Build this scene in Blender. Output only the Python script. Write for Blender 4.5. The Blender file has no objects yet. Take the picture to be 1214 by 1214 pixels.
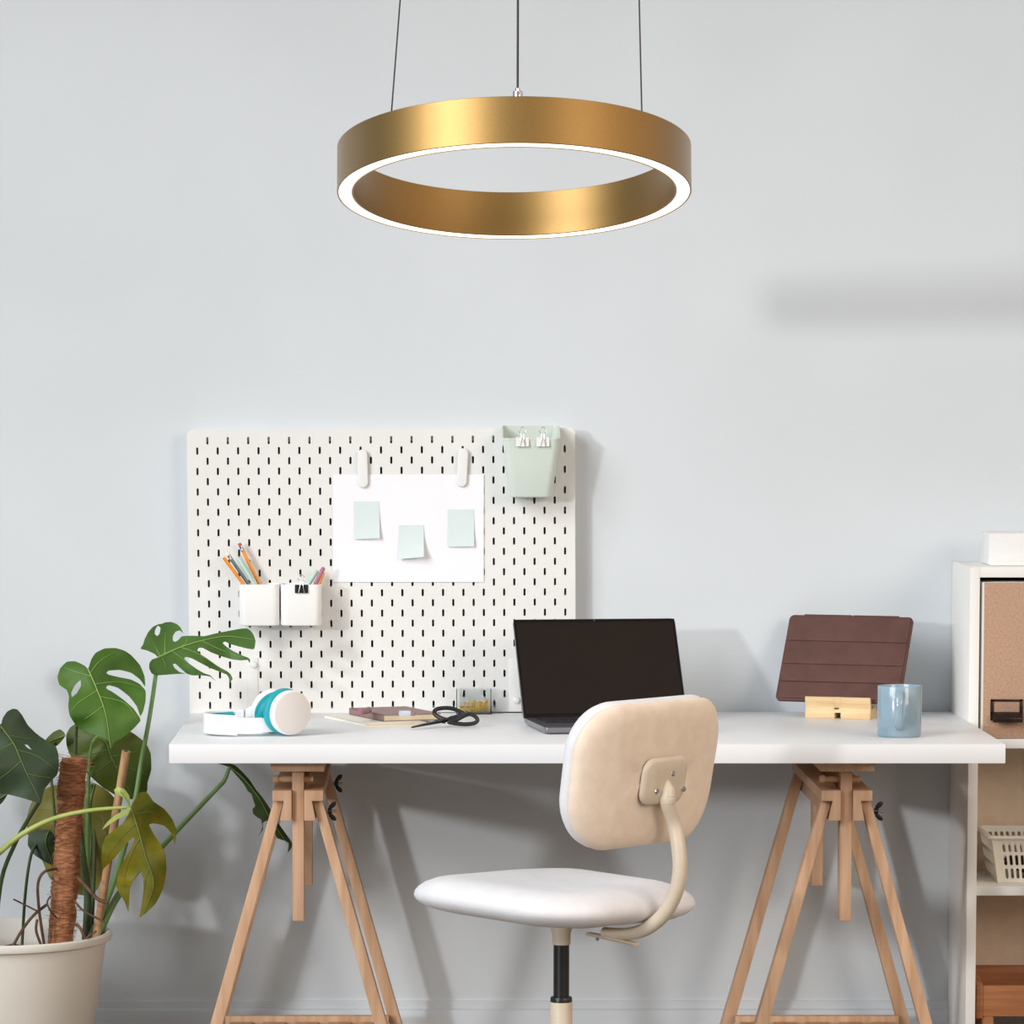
import bpy, bmesh, math, random
from mathutils import Vector, Matrix, noise
from mathutils.geometry import delaunay_2d_cdt
random.seed(7)
C = bpy.context.scene.collection
pi = math.pi

# ------------------------------------------------------------------ camera model
F = 4838.0; PX, PY = 507.0, 870.0
PIT = math.atan(404.0 / F); CP, SP = math.cos(PIT), math.sin(PIT)
DZ = 0.731                     # desk top height
CAMZ = DZ + 0.6275
YF, YB, YW = 7.289, 8.039, 8.055   # desk front, desk back, wall
def ray(px, py):
    u = (px - PX) / F; v = (PY - py) / F
    return Vector((u, v * SP + CP, v * CP - SP))
def P(px, py, Y):
    r = ray(px, py); t = Y / r.y
    return Vector((r.x * t, Y, CAMZ + r.z * t))
def G(px, py, z=DZ):
    r = ray(px, py); t = (z - CAMZ) / r.z
    return Vector((r.x * t, r.y * t, z))
def XZ(px, py, Y):
    p = P(px, py, Y); return p.x, p.z

# ------------------------------------------------------------------ materials
def lin(c):
    if isinstance(c, str):
        c = tuple(int(c[i:i+2], 16) for i in (0, 2, 4))
    o = []
    for v in c[:3]:
        v = v / 255.0
        o.append(v / 12.92 if v <= 0.04045 else ((v + 0.055) / 1.055) ** 2.4)
    return (o[0], o[1], o[2], 1)
def mat(name, col, rough=0.5, metal=0.0, col2=None, nscale=(20, 20, 20), bump=0.0, bscale=None, detail=4,
        spec=0.5, trans=0.0, emit=None, estr=0, coat=0, sheen=0, sss=0, lo=0.35, hi=0.65, ior=1.45):
    m = bpy.data.materials.new(name); m.use_nodes = True
    nt = m.node_tree; b = nt.nodes['Principled BSDF']
    b.inputs['Base Color'].default_value = lin(col)
    b.inputs['Roughness'].default_value = rough
    b.inputs['Metallic'].default_value = metal
    b.inputs['Specular IOR Level'].default_value = spec
    b.inputs['Transmission Weight'].default_value = trans
    b.inputs['IOR'].default_value = ior
    b.inputs['Coat Weight'].default_value = coat
    if metal: b.inputs['Coat Roughness'].default_value = 0.38
    b.inputs['Sheen Weight'].default_value = sheen
    if emit:
        b.inputs['Emission Color'].default_value = lin(emit); b.inputs['Emission Strength'].default_value = estr
    tc = nt.nodes.new('ShaderNodeTexCoord')
    if col2 is not None:
        mp = nt.nodes.new('ShaderNodeMapping'); mp.inputs['Scale'].default_value = nscale
        n = nt.nodes.new('ShaderNodeTexNoise'); n.inputs['Scale'].default_value = 1.0; n.inputs['Detail'].default_value = detail
        r = nt.nodes.new('ShaderNodeValToRGB')
        r.color_ramp.elements[0].position = lo; r.color_ramp.elements[1].position = hi
        r.color_ramp.elements[0].color = lin(col); r.color_ramp.elements[1].color = lin(col2)
        nt.links.new(tc.outputs['Object'], mp.inputs['Vector']); nt.links.new(mp.outputs[0], n.inputs['Vector'])
        nt.links.new(n.outputs['Fac'], r.inputs['Fac']); nt.links.new(r.outputs['Color'], b.inputs['Base Color'])
    if bump:
        mp = nt.nodes.new('ShaderNodeMapping'); mp.inputs['Scale'].default_value = bscale or nscale
        n = nt.nodes.new('ShaderNodeTexNoise'); n.inputs['Scale'].default_value = 1.0; n.inputs['Detail'].default_value = 5
        bp = nt.nodes.new('ShaderNodeBump'); bp.inputs['Strength'].default_value = bump; bp.inputs['Distance'].default_value = 0.002
        nt.links.new(tc.outputs['Object'], mp.inputs['Vector']); nt.links.new(mp.outputs[0], n.inputs['Vector'])
        nt.links.new(n.outputs['Fac'], bp.inputs['Height']); nt.links.new(bp.outputs[0], b.inputs['Normal'])
    return m
M = {}
M['wall'] = mat('wall_paint', (209, 215, 220), 0.85, col2=(212, 218, 223), nscale=(3, 3, 3), bump=0.04, bscale=(90, 90, 90), spec=0.2)
M['base'] = mat('baseboard_paint', (206, 212, 218), 0.6, col2=(209, 215, 221), nscale=(5, 5, 5))
M['floor'] = mat('floor_oak', (116, 108, 100), 0.5, col2=(98, 90, 82), nscale=(1.2, 14, 6), bump=0.1)
M['ceil'] = mat('ceiling_paint', (240, 240, 238), 0.9, col2=(236, 236, 234), nscale=(3, 3, 3))
M['desk'] = mat('white_laminate', (232, 233, 235), 0.42, col2=(229, 230, 232), nscale=(4, 4, 4), spec=0.35)
M['peg'] = mat('pegboard_white', (230, 230, 228), 0.55, col2=(227, 227, 225), nscale=(6, 6, 6), spec=0.3)
M['plast'] = mat('white_plastic', (236, 236, 235), 0.4, col2=(233, 233, 232), nscale=(9, 9, 9))
M['clear'] = mat('clear_acrylic', (252, 254, 254), 0.02, trans=1.0, ior=1.08, spec=0.5, col2=(246, 250, 250), nscale=(9, 9, 9))
M['frost'] = mat('frosted_bracket', (230, 230, 228), 0.35, col2=(226, 226, 225), nscale=(9, 9, 9))
M['paper'] = mat('paper_white', (243, 242, 247), 0.8, col2=(240, 240, 245), nscale=(9, 9, 9), spec=0.1)
M['note'] = mat('note_mint', (216, 228, 229), 0.8, col2=(213, 226, 226), nscale=(14, 14, 14), spec=0.1)
M['sage'] = mat('sage_plastic', (208, 219, 211), 0.45, col2=(203, 214, 206), nscale=(9, 9, 9))
M['black'] = mat('black_metal', (28, 28, 29), 0.35, col2=(36, 36, 38), nscale=(30, 30, 30))
M['wire'] = mat('clip_wire', (200, 200, 200), 0.25, metal=1, col2=(215, 215, 215), nscale=(40, 40, 40))
M['cable'] = mat('suspension_cable', (36, 32, 29), 0.5, metal=0.2, col2=(50, 45, 40), nscale=(300, 300, 300))
M['gold'] = mat('gold_lacquer', (156, 121, 60), 0.44, metal=1.0, coat=0.8, col2=(148, 113, 54), nscale=(500, 500, 500), bump=0.06, bscale=(900, 900, 900))
M['led'] = mat('led_diffuser', (255, 248, 232), 0.5, emit=(255, 244, 222), estr=2.4, col2=(255, 250, 236), nscale=(9, 9, 9))
M['wood'] = mat('beech_wood', (208, 172, 142), 0.55, col2=(190, 150, 118), nscale=(70, 70, 5), bump=0.08, spec=0.3)
M['ply'] = mat('pale_plywood', (232, 206, 164), 0.5, col2=(216, 184, 138), nscale=(8, 90, 120), spec=0.3)
M['uphol'] = mat('cream_fabric', (244, 227, 209), 0.9, col2=(238, 219, 200), nscale=(40, 40, 40), bump=0.35, bscale=(700, 700, 700), spec=0.15, sheen=0.15)
M['seatfab'] = mat('white_fabric', (236, 235, 238), 0.9, col2=(231, 230, 233), nscale=(40, 40, 40), bump=0.35, bscale=(700, 700, 700), spec=0.15, sheen=0.15)
M['beige'] = mat('beige_powder_coat', (216, 202, 182), 0.4, col2=(210, 195, 175), nscale=(30, 30, 30))
M['steel'] = mat('steel', (200, 200, 200), 0.25, metal=1.0, col2=(180, 180, 182), nscale=(60, 60, 60))
M['pot'] = mat('pot_glaze', (226, 222, 214), 0.45, col2=(221, 217, 209), nscale=(5, 5, 5))
M['soil'] = mat('soil', (62, 44, 32), 0.95, col2=(98, 72, 52), nscale=(60, 60, 60), bump=1.0, bscale=(80, 80, 80))
M['coir'] = mat('coir', (190, 134, 98), 0.95, col2=(146, 96, 68), nscale=(60, 60, 260), bump=1.0, bscale=(120, 120, 400), spec=0.1)
M['cane'] = mat('bamboo', (196, 158, 116), 0.5, col2=(172, 130, 90), nscale=(90, 90, 8))
M['root'] = mat('aerial_root', (112, 82, 62), 0.8, col2=(84, 60, 44), nscale=(60, 60, 60))
M['lap'] = mat('laptop_aluminium', (150, 150, 156), 0.3, metal=0.9, col2=(142, 142, 148), nscale=(60, 60, 60))
M['screen'] = mat('screen_glass', (33, 25, 21), 0.4, col2=(36, 27, 23), nscale=(3, 3, 3), spec=0.25)
M['bezel'] = mat('laptop_bezel', (14, 13, 14), 0.3, col2=(18, 17, 18), nscale=(6, 6, 6), spec=0.3)
M['keys'] = mat('laptop_keys', (22, 22, 24), 0.6, col2=(26, 26, 28), nscale=(60, 60, 60))
M['brown'] = mat('brown_leather', (96, 66, 59), 0.6, col2=(88, 60, 53), nscale=(30, 30, 30), bump=0.25, bscale=(500, 500, 500), spec=0.3)
M['mug'] = mat('blue_grey_glaze', (146, 170, 184), 0.16, col2=(136, 160, 174), nscale=(12, 12, 12), coat=0.4)
M['teal'] = mat('teal_leatherette', (32, 168, 178), 0.5, col2=(24, 156, 168), nscale=(40, 40, 40), bump=0.2, bscale=(400, 400, 400))
M['hpw'] = mat('headphone_white', (246, 246, 248), 0.3, col2=(242, 242, 245), nscale=(9, 9, 9))
M['hpg'] = mat('ear_cup_cap', (226, 221, 218), 0.4, col2=(221, 216, 213), nscale=(9, 9, 9))
M['mauve'] = mat('mauve_cover', (150, 122, 120), 0.6, col2=(142, 114, 112), nscale=(40, 40, 40))
M['pages'] = mat('cream_pages', (236, 220, 192), 0.8, col2=(226, 206, 172), nscale=(4, 4, 900))
M['ivory'] = mat('ivory_cover', (240, 237, 226), 0.7, col2=(236, 232, 220), nscale=(20, 20, 20))
M['rubber'] = mat('eraser_sleeve', (206, 212, 226), 0.6, col2=(196, 204, 220), nscale=(90, 90, 90))
M['brass'] = mat('brass_clip', (244, 206, 92), 0.3, metal=0.5, col2=(236, 196, 78), nscale=(90, 90, 90))
M['kraft'] = mat('kraft_board', (190, 157, 134), 0.85, col2=(176, 141, 117), nscale=(240, 240, 240), spec=0.15, detail=6)
M['bronze'] = mat('bronze_fitting', (58, 48, 44), 0.3, metal=0.7, col2=(70, 58, 52), nscale=(60, 60, 60))
M['shelf'] = mat('white_shelf_foil', (240, 238, 234), 0.5, col2=(236, 234, 230), nscale=(6, 6, 6))
M['back_beige'] = mat('beige_back', (232, 208, 182), 0.6, col2=(226, 200, 174), nscale=(30, 30, 30))  # back panel toned a warmer beige than the other shelf boards
M['basket'] = mat('basket_plastic', (238, 232, 220), 0.45, col2=(232, 226, 214), nscale=(9, 9, 9))
M['dark'] = mat('dark_cloth', (38, 34, 34), 0.9, col2=(58, 50, 46), nscale=(60, 60, 60), bump=0.5)
M['pine'] = mat('stained_pine', (176, 116, 72), 0.55, col2=(150, 94, 54), nscale=(6, 60, 90), bump=0.1)
M['orange'] = mat('pencil_orange', (238, 150, 46), 0.4, col2=(230, 142, 40), nscale=(60, 60, 60))
M['slate'] = mat('pencil_slate', (104, 128, 138), 0.4, col2=(96, 120, 130), nscale=(60, 60, 60))
M['mint'] = mat('pen_mint', (186, 222, 208), 0.4, col2=(178, 214, 200), nscale=(60, 60, 60))
M['pinkpen'] = mat('pen_mauve', (178, 118, 142), 0.4, col2=(168, 108, 132), nscale=(60, 60, 60))
M['red'] = mat('eraser_red', (190, 96, 96), 0.7, col2=(180, 86, 86), nscale=(60, 60, 60))
def leafmat(n, a, b, sc=(14, 14, 14)):
    m = mat(n, a, 0.46, col2=b, nscale=sc, bump=0.15, bscale=(60, 60, 60), spec=0.3)
    return m
M['leafA'] = leafmat('leaf_green', (66, 100, 44), (78, 112, 52))
M['leafB'] = leafmat('leaf_bright', (62, 98, 34), (80, 116, 44))
M['leafC'] = leafmat('leaf_dark', (48, 64, 46), (56, 74, 52))
M['leafD'] = leafmat('leaf_olive', (66, 82, 26), (78, 90, 28))
M['leafE'] = leafmat('leaf_yellow_olive', (112, 112, 52), (128, 118, 50))
M['leafF'] = leafmat('leaf_yellowing', (88, 94, 18), (122, 112, 22), (22, 22, 22))
M['leafG'] = leafmat('leaf_deep', (48, 58, 28), (66, 88, 46))
M['vein'] = mat('leaf_vein', (138, 168, 84), 0.5, col2=(126, 156, 74), nscale=(40, 40, 40))
M['veinD'] = mat('leaf_vein_dull', (108, 128, 66), 0.5, col2=(98, 118, 58), nscale=(40, 40, 40))
M['stem'] = mat('petiole_green', (116, 152, 92), 0.45, col2=(104, 140, 80), nscale=(40, 40, 8))
M['stemP'] = mat('petiole_pale', (176, 188, 104), 0.45, col2=(160, 176, 92), nscale=(40, 40, 8))
M['stemD'] = mat('petiole_dark', (74, 94, 52), 0.5, col2=(64, 82, 44), nscale=(40, 40, 8))

# ------------------------------------------------------------------ builders
def root_of(o):
    while o.parent: o = o.parent
    return o
def finish(bm, m, name, ang=40):
    bmesh.ops.recalc_face_normals(bm, faces=bm.faces)
    me = bpy.data.meshes.new(name); bm.to_mesh(me); bm.free()
    for p in me.polygons: p.use_smooth = True
    me.set_sharp_from_angle(angle=math.radians(ang))
    me.materials.append(m)
    return me
def obj(name, bm, m, parent=None, local=False, ang=40):
    """one mesh object; world-space bmesh is shifted to the root's origin unless local"""
    if parent is not None and not local:
        bmesh.ops.translate(bm, verts=bm.verts, vec=-root_of(parent).location)
    o = bpy.data.objects.new(name, finish(bm, m, name, ang)); C.objects.link(o)
    if parent is not None: o.parent = parent
    return o
def tag(o, label, cat, group=None, kind=None):
    o['label'] = label; o['category'] = cat
    if group: o['group'] = group
    if kind: o['kind'] = kind
    return o
def thing(name, label, cat, loc=(0, 0, 0), group=None):
    o = bpy.data.objects.new(name, None); C.objects.link(o); o.location = loc
    o.empty_display_size = 0.05
    return tag(o, label, cat, group)
def solo(name, bm, m, label, cat, loc, group=None, ang=40):
    loc = Vector(loc)
    bmesh.ops.translate(bm, verts=bm.verts, vec=-loc)
    o = bpy.data.objects.new(name, finish(bm, m, name, ang)); C.objects.link(o); o.location = loc
    return tag(o, label, cat, group)
def struct(name, bm, m):
    o = bpy.data.objects.new(name, finish(bm, m, name)); C.objects.link(o); o['kind'] = 'structure'; return o
def copy_tree(o, parent=None):
    c = o.copy(); C.objects.link(c)
    if parent is not None: c.parent = parent
    for ch in list(o.children): copy_tree(ch, c)
    return c
def new(): return bmesh.new()
def merge(bm, t, mtx=None):
    if mtx is not None: bmesh.ops.transform(t, matrix=mtx, verts=t.verts)
    me = bpy.data.meshes.new('tmp'); t.to_mesh(me); t.free()
    bm.from_mesh(me); bpy.data.meshes.remove(me); return bm
def box(bm, x0, x1, y0, y1, z0, z1, bev=0.0, seg=2, mtx=None):
    t = new(); bmesh.ops.create_cube(t, size=1)
    for v in t.verts:
        v.co = Vector(((x0 + x1) / 2 + v.co.x * (x1 - x0), (y0 + y1) / 2 + v.co.y * (y1 - y0), (z0 + z1) / 2 + v.co.z * (z1 - z0)))
    if bev: bmesh.ops.bevel(t, geom=list(t.edges), offset=bev, segments=seg, profile=0.5, affect='EDGES')
    return merge(bm, t, mtx)
def prism(bm, pts, a, b, axis='y', bev=0.0, mtx=None):
    """pts: 2-D polygon; extruded from a to b along axis"""
    t = new()
    def mk(p, d):
        if axis == 'y': return Vector((p[0], d, p[1]))
        if axis == 'x': return Vector((d, p[0], p[1]))
        return Vector((p[0], p[1], d))
    A = [t.verts.new(mk(p, a)) for p in pts]; B = [t.verts.new(mk(p, b)) for p in pts]
    t.faces.new(A); t.faces.new(B[::-1]); n = len(pts)
    for i in range(n): t.faces.new((A[i], B[i], B[(i + 1) % n], A[(i + 1) % n]))
    bmesh.ops.recalc_face_normals(t, faces=t.faces)
    if bev: bmesh.ops.bevel(t, geom=[e for e in t.edges if e.calc_face_angle(0) > 0.5], offset=bev, segments=2, profile=0.5, affect='EDGES')
    return merge(bm, t, mtx)
def spline(pts, n=8):
    pts = [Vector(p) for p in pts]
    if len(pts) < 3: return pts
    q = [pts[0] * 2 - pts[1]] + pts + [pts[-1] * 2 - pts[-2]]; out = []
    for i in range(1, len(q) - 2):
        a, b, c, d = q[i-1], q[i], q[i+1], q[i+2]
        for k in range(n):
            t = k / n
            out.append(0.5 * ((2 * b) + (c - a) * t + (2 * a - 5 * b + 4 * c - d) * t * t + (3 * b - a - 3 * c + d) * t ** 3))
    out.append(pts[-1]); return out
def tube(bm, pts, r, seg=10, closed=False, smooth=0, sq=None):
    """swept tube; r number or list; sq=(w,h) gives an elliptical section"""
    if smooth:
        if closed:
            pp = [Vector(p) for p in pts]; pts = spline(pp[-2:] + pp + pp[:2], smooth)[2 * smooth: (len(pp) + 2) * smooth]
        else:
            m_ = len(pts); pts2 = spline(pts, smooth)
            if isinstance(r, (list, tuple)):
                r = [r[min(int(i / (len(pts2) - 1) * (m_ - 1)), m_ - 2)] * (1 - ((i / (len(pts2) - 1) * (m_ - 1)) % 1 if i < len(pts2) - 1 else 1)) +
                     r[min(int(i / (len(pts2) - 1) * (m_ - 1)), m_ - 2) + 1] * ((i / (len(pts2) - 1) * (m_ - 1)) % 1 if i < len(pts2) - 1 else 1) for i in range(len(pts2))]
            pts = pts2
    pts = [Vector(p) for p in pts]; n = len(pts); rings = []; prev = None
    for i, p in enumerate(pts):
        if closed: d = pts[(i + 1) % n] - pts[i - 1]
        else: d = pts[min(i + 1, n - 1)] - pts[max(i - 1, 0)]
        d.normalize()
        if prev is None:
            a = Vector((0, 0, 1)) if abs(d.z) < 0.9 else Vector((1, 0, 0))
            u = d.cross(a).normalized()
        else:
            u = (prev - d * prev.dot(d)).normalized()
        prev = u; w = d.cross(u)
        rr = r[i] if isinstance(r, (list, tuple)) else r
        e = sq or (1, 1)
        rings.append([bm.verts.new(p + (u * math.cos(2 * pi * k / seg) * e[0] + w * math.sin(2 * pi * k / seg) * e[1]) * rr) for k in range(seg)])
    for i in range(n if closed else n - 1):
        A, B = rings[i], rings[(i + 1) % n]
        for k in range(seg): bm.faces.new((A[k], A[(k + 1) % seg], B[(k + 1) % seg], B[k]))
    if not closed:
        bm.faces.new(rings[0][::-1]); bm.faces.new(rings[-1])
    return bm
def lathe(bm, prof, seg=48, mtx=None, closed=False):
    """prof: list of (radius, z)"""
    t = new(); rings = []
    for (r, z) in prof:
        if r < 1e-6: rings.append([t.verts.new((0, 0, z))])
        else: rings.append([t.verts.new((r * math.cos(2 * pi * k / seg), r * math.sin(2 * pi * k / seg), z)) for k in range(seg)])
    L = list(range(len(rings) - 1)) + ([len(rings) - 1] if closed else [])
    for i in L:
        A, B = rings[i], rings[(i + 1) % len(rings)]
        for k in range(seg):
            if len(A) == 1 and len(B) == 1: continue
            if len(A) == 1: t.faces.new((A[0], B[k], B[(k + 1) % seg]))
            elif len(B) == 1: t.faces.new((A[k], A[(k + 1) % seg], B[0]))
            else: t.faces.new((A[k], A[(k + 1) % seg], B[(k + 1) % seg], B[k]))
    return merge(bm, t, mtx)
def rrect(a, b, r, n=8):
    r = max(min(r, a, b), 1e-4); out = []
    for (cx, cy, s) in ((a - r, b - r, 0), (-(a - r), b - r, 1), (-(a - r), -(b - r), 2), (a - r, -(b - r), 3)):
        for k in range(n + 1):
            t = (s + k / n) * pi / 2; out.append((cx + r * math.cos(t), cy + r * math.sin(t)))
    return out
def loft(bm, rings, cap0=True, cap1=True, loop=False):
    R = [[bm.verts.new(p) for p in ring] for ring in rings]; n = len(R[0])
    for i in range(len(R) - (0 if loop else 1)):
        A, B = R[i], R[(i + 1) % len(R)]
        for k in range(n): bm.faces.new((A[k], A[(k + 1) % n], B[(k + 1) % n], B[k]))
    if not loop:
        for flag, ring in ((cap0, R[0]), (cap1, R[-1])):
            if flag:
                c = Vector((0, 0, 0))
                for v in ring: c += v.co
                cv = bm.verts.new(c / n)
                for k in range(n): bm.faces.new((ring[k], ring[(k + 1) % n], cv))
    return bm
def slot_cell(bm, x0, x1, z0, z1, cx, cz, w, h, y0, y1, n=5, axis=None):
    """rect face with a rounded slot cut right through from y0 (front) to y1 (back)"""
    mp = axis or (lambda x, y, z: Vector((x, y, z)))
    hole = []; r = w / 2
    for k in range(n + 1): hole.append((cx + r * math.cos(pi * k / n), cz + h / 2 - r + r * math.sin(pi * k / n)))
    for k in range(n + 1): hole.append((cx + r * math.cos(pi + pi * k / n), cz - h / 2 + r + r * math.sin(pi + pi * k / n)))
    N = len(hole); half = N // 2
    outer = []
    for k in range(half):
        outer.append((x1 + (x0 - x1) * k / (half - 1), z1))
    for k in range(half):
        outer.append((x0 + (x1 - x0) * k / (half - 1), z0))
    HF = [bm.verts.new(mp(x, y0, z)) for x, z in hole]; OF = [bm.verts.new(mp(x, y0, z)) for x, z in outer]
    HB = [bm.verts.new(mp(x, y1, z)) for x, z in hole]; OB = [bm.verts.new(mp(x, y1, z)) for x, z in outer]
    for k in range(N):
        j = (k + 1) % N
        bm.faces.new((OF[k], OF[j], HF[j], HF[k])); bm.faces.new((OB[j], OB[k], HB[k], HB[j]))
        bm.faces.new((HF[k], HF[j], HB[j], HB[k]))
def rot_to(d):
    return Vector(d).normalized().to_track_quat('Z', 'Y').to_matrix().to_4x4()
def at(p, d=None):
    m = Matrix.Translation(Vector(p))
    return m @ rot_to(d) if d is not None else m

# ------------------------------------------------------------------ the setting
bm = new(); box(bm, -3.2, 3.4, YW, YW + 0.12, 0, 3.2); struct('wall_back', bm, M['wall'])
bm = new(); box(bm, -3.2, 3.4, 3.6, YW + 0.12, -0.1, 0); struct('floor', bm, M['floor'])
bm = new(); box(bm, -3.2, 3.4, 6.5, YW + 0.12, 3.2, 3.3); struct('ceiling', bm, M['ceil'])
zt = P(500, 1186, YW).z; zl = P(500, 1196.5, YW).z
bm = new()
prism(bm, [(YW - 0.006, zt), (YW - 0.007, zt - 0.003), (YW - 0.007, zl + 0.003), (YW - 0.014, zl), (YW - 0.016, zl - 0.004), (YW - 0.016, 0), (YW + 0.01, 0), (YW + 0.01, zt)], -3.2, 3.4, 'x')
struct('baseboard_back', bm, M['base'])

# ------------------------------------------------------------------ ring lamp
def ring_lamp():
    YR = YW - 1.10
    c = P(609.5, 229, YR); R = (P(819.5, 229, YR).x - P(399.5, 229, YR).x) / 2
    t = thing('pendant_lamp', 'gold ring pendant lamp with lit white underside hanging on three thin wires', 'lamp', c)
    t.rotation_euler = (math.radians(-12.9), 0, 0)
    mt = t.matrix_basis.copy()
    th, h = 0.0275, 0.078; Ri = R - th
    bm = new()
    e = 0.0030
    lathe(bm, [(R - e, 0.004), (R - e, 0), (R - 0.0004, 0), (R, 0.0006), (R, h - 0.0006), (R - 0.0006, h), (Ri + 0.0006, h), (Ri, h - 0.0006), (Ri, 0.0006),
               (Ri + 0.0004, 0), (Ri + e, 0), (Ri + e, 0.004)], 160, closed=True)
    obj('ring_frame', bm, M['gold'], t, local=True, ang=30)
    bm = new(); lathe(bm, [(R - e - 0.0002, 0.0036), (R - e - 0.0002, 0.0008), (Ri + e + 0.0002, 0.0008), (Ri + e + 0.0002, 0.0036)], 160, closed=True)
    obj('light_strip', bm, M['led'], t, local=True)
    inv = mt.inverted()
    rm = R - th / 2
    for ang in (-90, -90 - 52.5, -90 + 52.5):
        a = math.radians(ang)
        p0 = Vector((rm * math.cos(a), rm * math.sin(a), h)) if ang == -90 else Vector(((Ri - 0.0088) * math.cos(a), (Ri - 0.0088) * math.sin(a), h - 0.022))
        w0 = mt @ p0
        if ang == -90: w1 = Vector((w0.x + 0.001, w0.y, 3.2))
        elif ang < -90: w1 = Vector((w0.x + (3.2 - w0.z) * 0.079, w0.y, 3.2))
        else: w1 = Vector((w0.x - (3.2 - w0.z) * 0.028, w0.y, 3.2))
        d = (w1 - w0).normalized()
        bm = new(); tube(bm, [inv @ w0, inv @ w1], 0.0019 if ang == -90 else 0.0013, 8)
        w = obj('suspension_wire', bm, M['cable'], t, local=True)
        bm = new(); q = inv.to_3x3() @ d
        lathe(bm, [(0, -0.002), (0.0082, -0.002), (0.0082, 0.010), (0.0072, 0.012), (0.004, 0.012), (0.004, 0.017), (0, 0.017)], 20, at(p0, q))
        lathe(bm, [(0, -0.0095), (0.0028, -0.0095), (0.0028, 0.0095), (0, 0.0095)], 12, at(p0 + q * 0.006, (0, 1, 0)))
        obj('wire_gripper', bm, M['steel'], w, local=True)
ring_lamp()

# ------------------------------------------------------------------ desk top
XL = P(200.3, 882, YF).x; XR = XL + 1.5
bm = new(); box(bm, XL, XR, YF, YB, DZ - 0.0345, DZ, 0.0009, 2)
solo('tabletop', bm, M['desk'], 'long white laminate desk top lying across two wooden trestles', 'desk top', ((XL + XR) / 2, (YF + YB) / 2, DZ - 0.0345))

# ------------------------------------------------------------------ trestles
def make_trestle():
    Y0, Y1 = 7.375, 7.952
    cx = P(353.3, 960, Y0).x
    t = thing('trestle', 'wooden trestle under the left end of the desk, beside the plant', 'trestle', (cx, (Y0 + Y1) / 2, 0), 'beech trestles under the desk')
    L = lambda px, py: (P(px, py, Y0).x, P(px, py, Y0).z)
    zu = DZ - 0.0346
    x0, x1 = L(321, 910)[0], L(385, 910)[0]
    bm = new(); box(bm, x0, x1, Y0 - 0.02, Y1 + 0.02, zu - 0.021, zu, 0.002); obj('top_plank', bm, M['wood'], t)
    zp = L(353, 1092)[1]
    for y in (Y0, Y1 - 0.045):
        bm = new(); box(bm, cx - 0.0105, cx + 0.0105, y, y + 0.045, zp, zu - 0.021, 0.0015); obj('height_post', bm, M['wood'], t)
        bm = new(); zd = L(353, 925)[1]
        prof = [(0, -0.047), (0.0062, -0.047), (0.0068, -0.045), (0.0068, -0.037), (0.0048, -0.035), (0.0046, -0.031), (0.0058, -0.028), (0.0058, 0.027), (0, 0.027)]
        lathe(bm, prof, 20, at((cx, y + 0.022, zd), (1, 0, 0))); obj('dowel', bm, M['wood'], t)
    za, zb, zc = L(353, 936.5)[1], L(353, 949)[1], L(353, 972.3)[1]
    for s in (-1, 1):
        pr = [(0.0112, za), (0.0462, za), (0.0462, zb), (0.0256, zb), (0.0325, zc), (0.0112, zc)]
        bm = new(); prism(bm, [(cx + s * x, z) for x, z in pr], Y0 - 0.012, Y1 + 0.012, 'y', 0.0012); obj('side_beam', bm, M['wood'], t)
        # legs
        zt_ = zb - 0.001; sl = 0.2735; w = 0.0255
        for yy in (Y0 + 0.004, Y1 - 0.042):
            xt = cx + s * 0.0262; xb = cx + s * (0.0262 + sl * zt_)
            bm = new(); prism(bm, [(xt, zt_), (xt + s * w * 0.72, zt_), (xb + s * w, 0), (xb, 0)], yy, yy + 0.038, 'y', 0.0015); obj('leg', bm, M['wood'], t)
        # wing nuts on the right side
        for yy in ((Y0 + 0.023, Y1 - 0.023) if s > 0 else ()):
            zz = zc + 0.014; xo = cx + s * (0.0262 + sl * (zt_ - zz) + w * 0.85)
            bm = new(); lathe(bm, [(0, -0.004), (0.0026, -0.004), (0.0026, 0.016), (0, 0.016)], 14, at((xo, yy, zz), (s, 0, 0)))
            bo = obj('bolt', bm, M['steel'], t)
            bm = new(); lathe(bm, [(0, 0), (0.0055, 0), (0.0042, 0.007), (0, 0.007)], 16, at((xo, yy, zz), (s, 0, 0)))
            for q in (-1, 1):
                pr2 = [(xo + s * 0.001, zz + q * 0.003), (xo + s * 0.006, zz + q * 0.003), (xo + s * 0.014, zz + q * 0.010), (xo + s * 0.016, zz + q * 0.0155),
                       (xo + s * 0.013, zz + q * 0.018), (xo + s * 0.007, zz + q * 0.016), (xo + s * 0.002, zz + q * 0.009)]
                prism(bm, pr2, yy - 0.0022, yy + 0.0022, 'y', 0.0008)
            obj('wing_nut', bm, M['black'], bo)
    zr = P(366, 1199, Y1).z
    for yy in (Y0 + 0.043, Y1 - 0.062):
        xa = 0.0262 + sl * (zt_ - zr) + 0.004
        bm = new(); box(bm, cx - xa, cx + xa, yy, yy + 0.018, zr - 0.03, zr, 0.0015); obj('shelf_rail', bm, M['wood'], t)
    xa = 0.0262 + sl * (zt_ - zr)
    for k in range(5):
        x = cx + (k - 2) * 0.064
        bm = new(); box(bm, x - 0.0225, x + 0.0225, Y0 + 0.0615, Y1 - 0.0625, zr - 0.024, zr - 0.011, 0.0015); obj('shelf_slat', bm, M['wood'], t)
    return t
tr = make_trestle()
tr2 = copy_tree(tr)
tr2.location.x += P(1003.3, 960, 7.375).x - P(353.3, 960, 7.375).x
tr2['label'] = 'wooden trestle under the right end of the desk, beside the bookcase'

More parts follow.
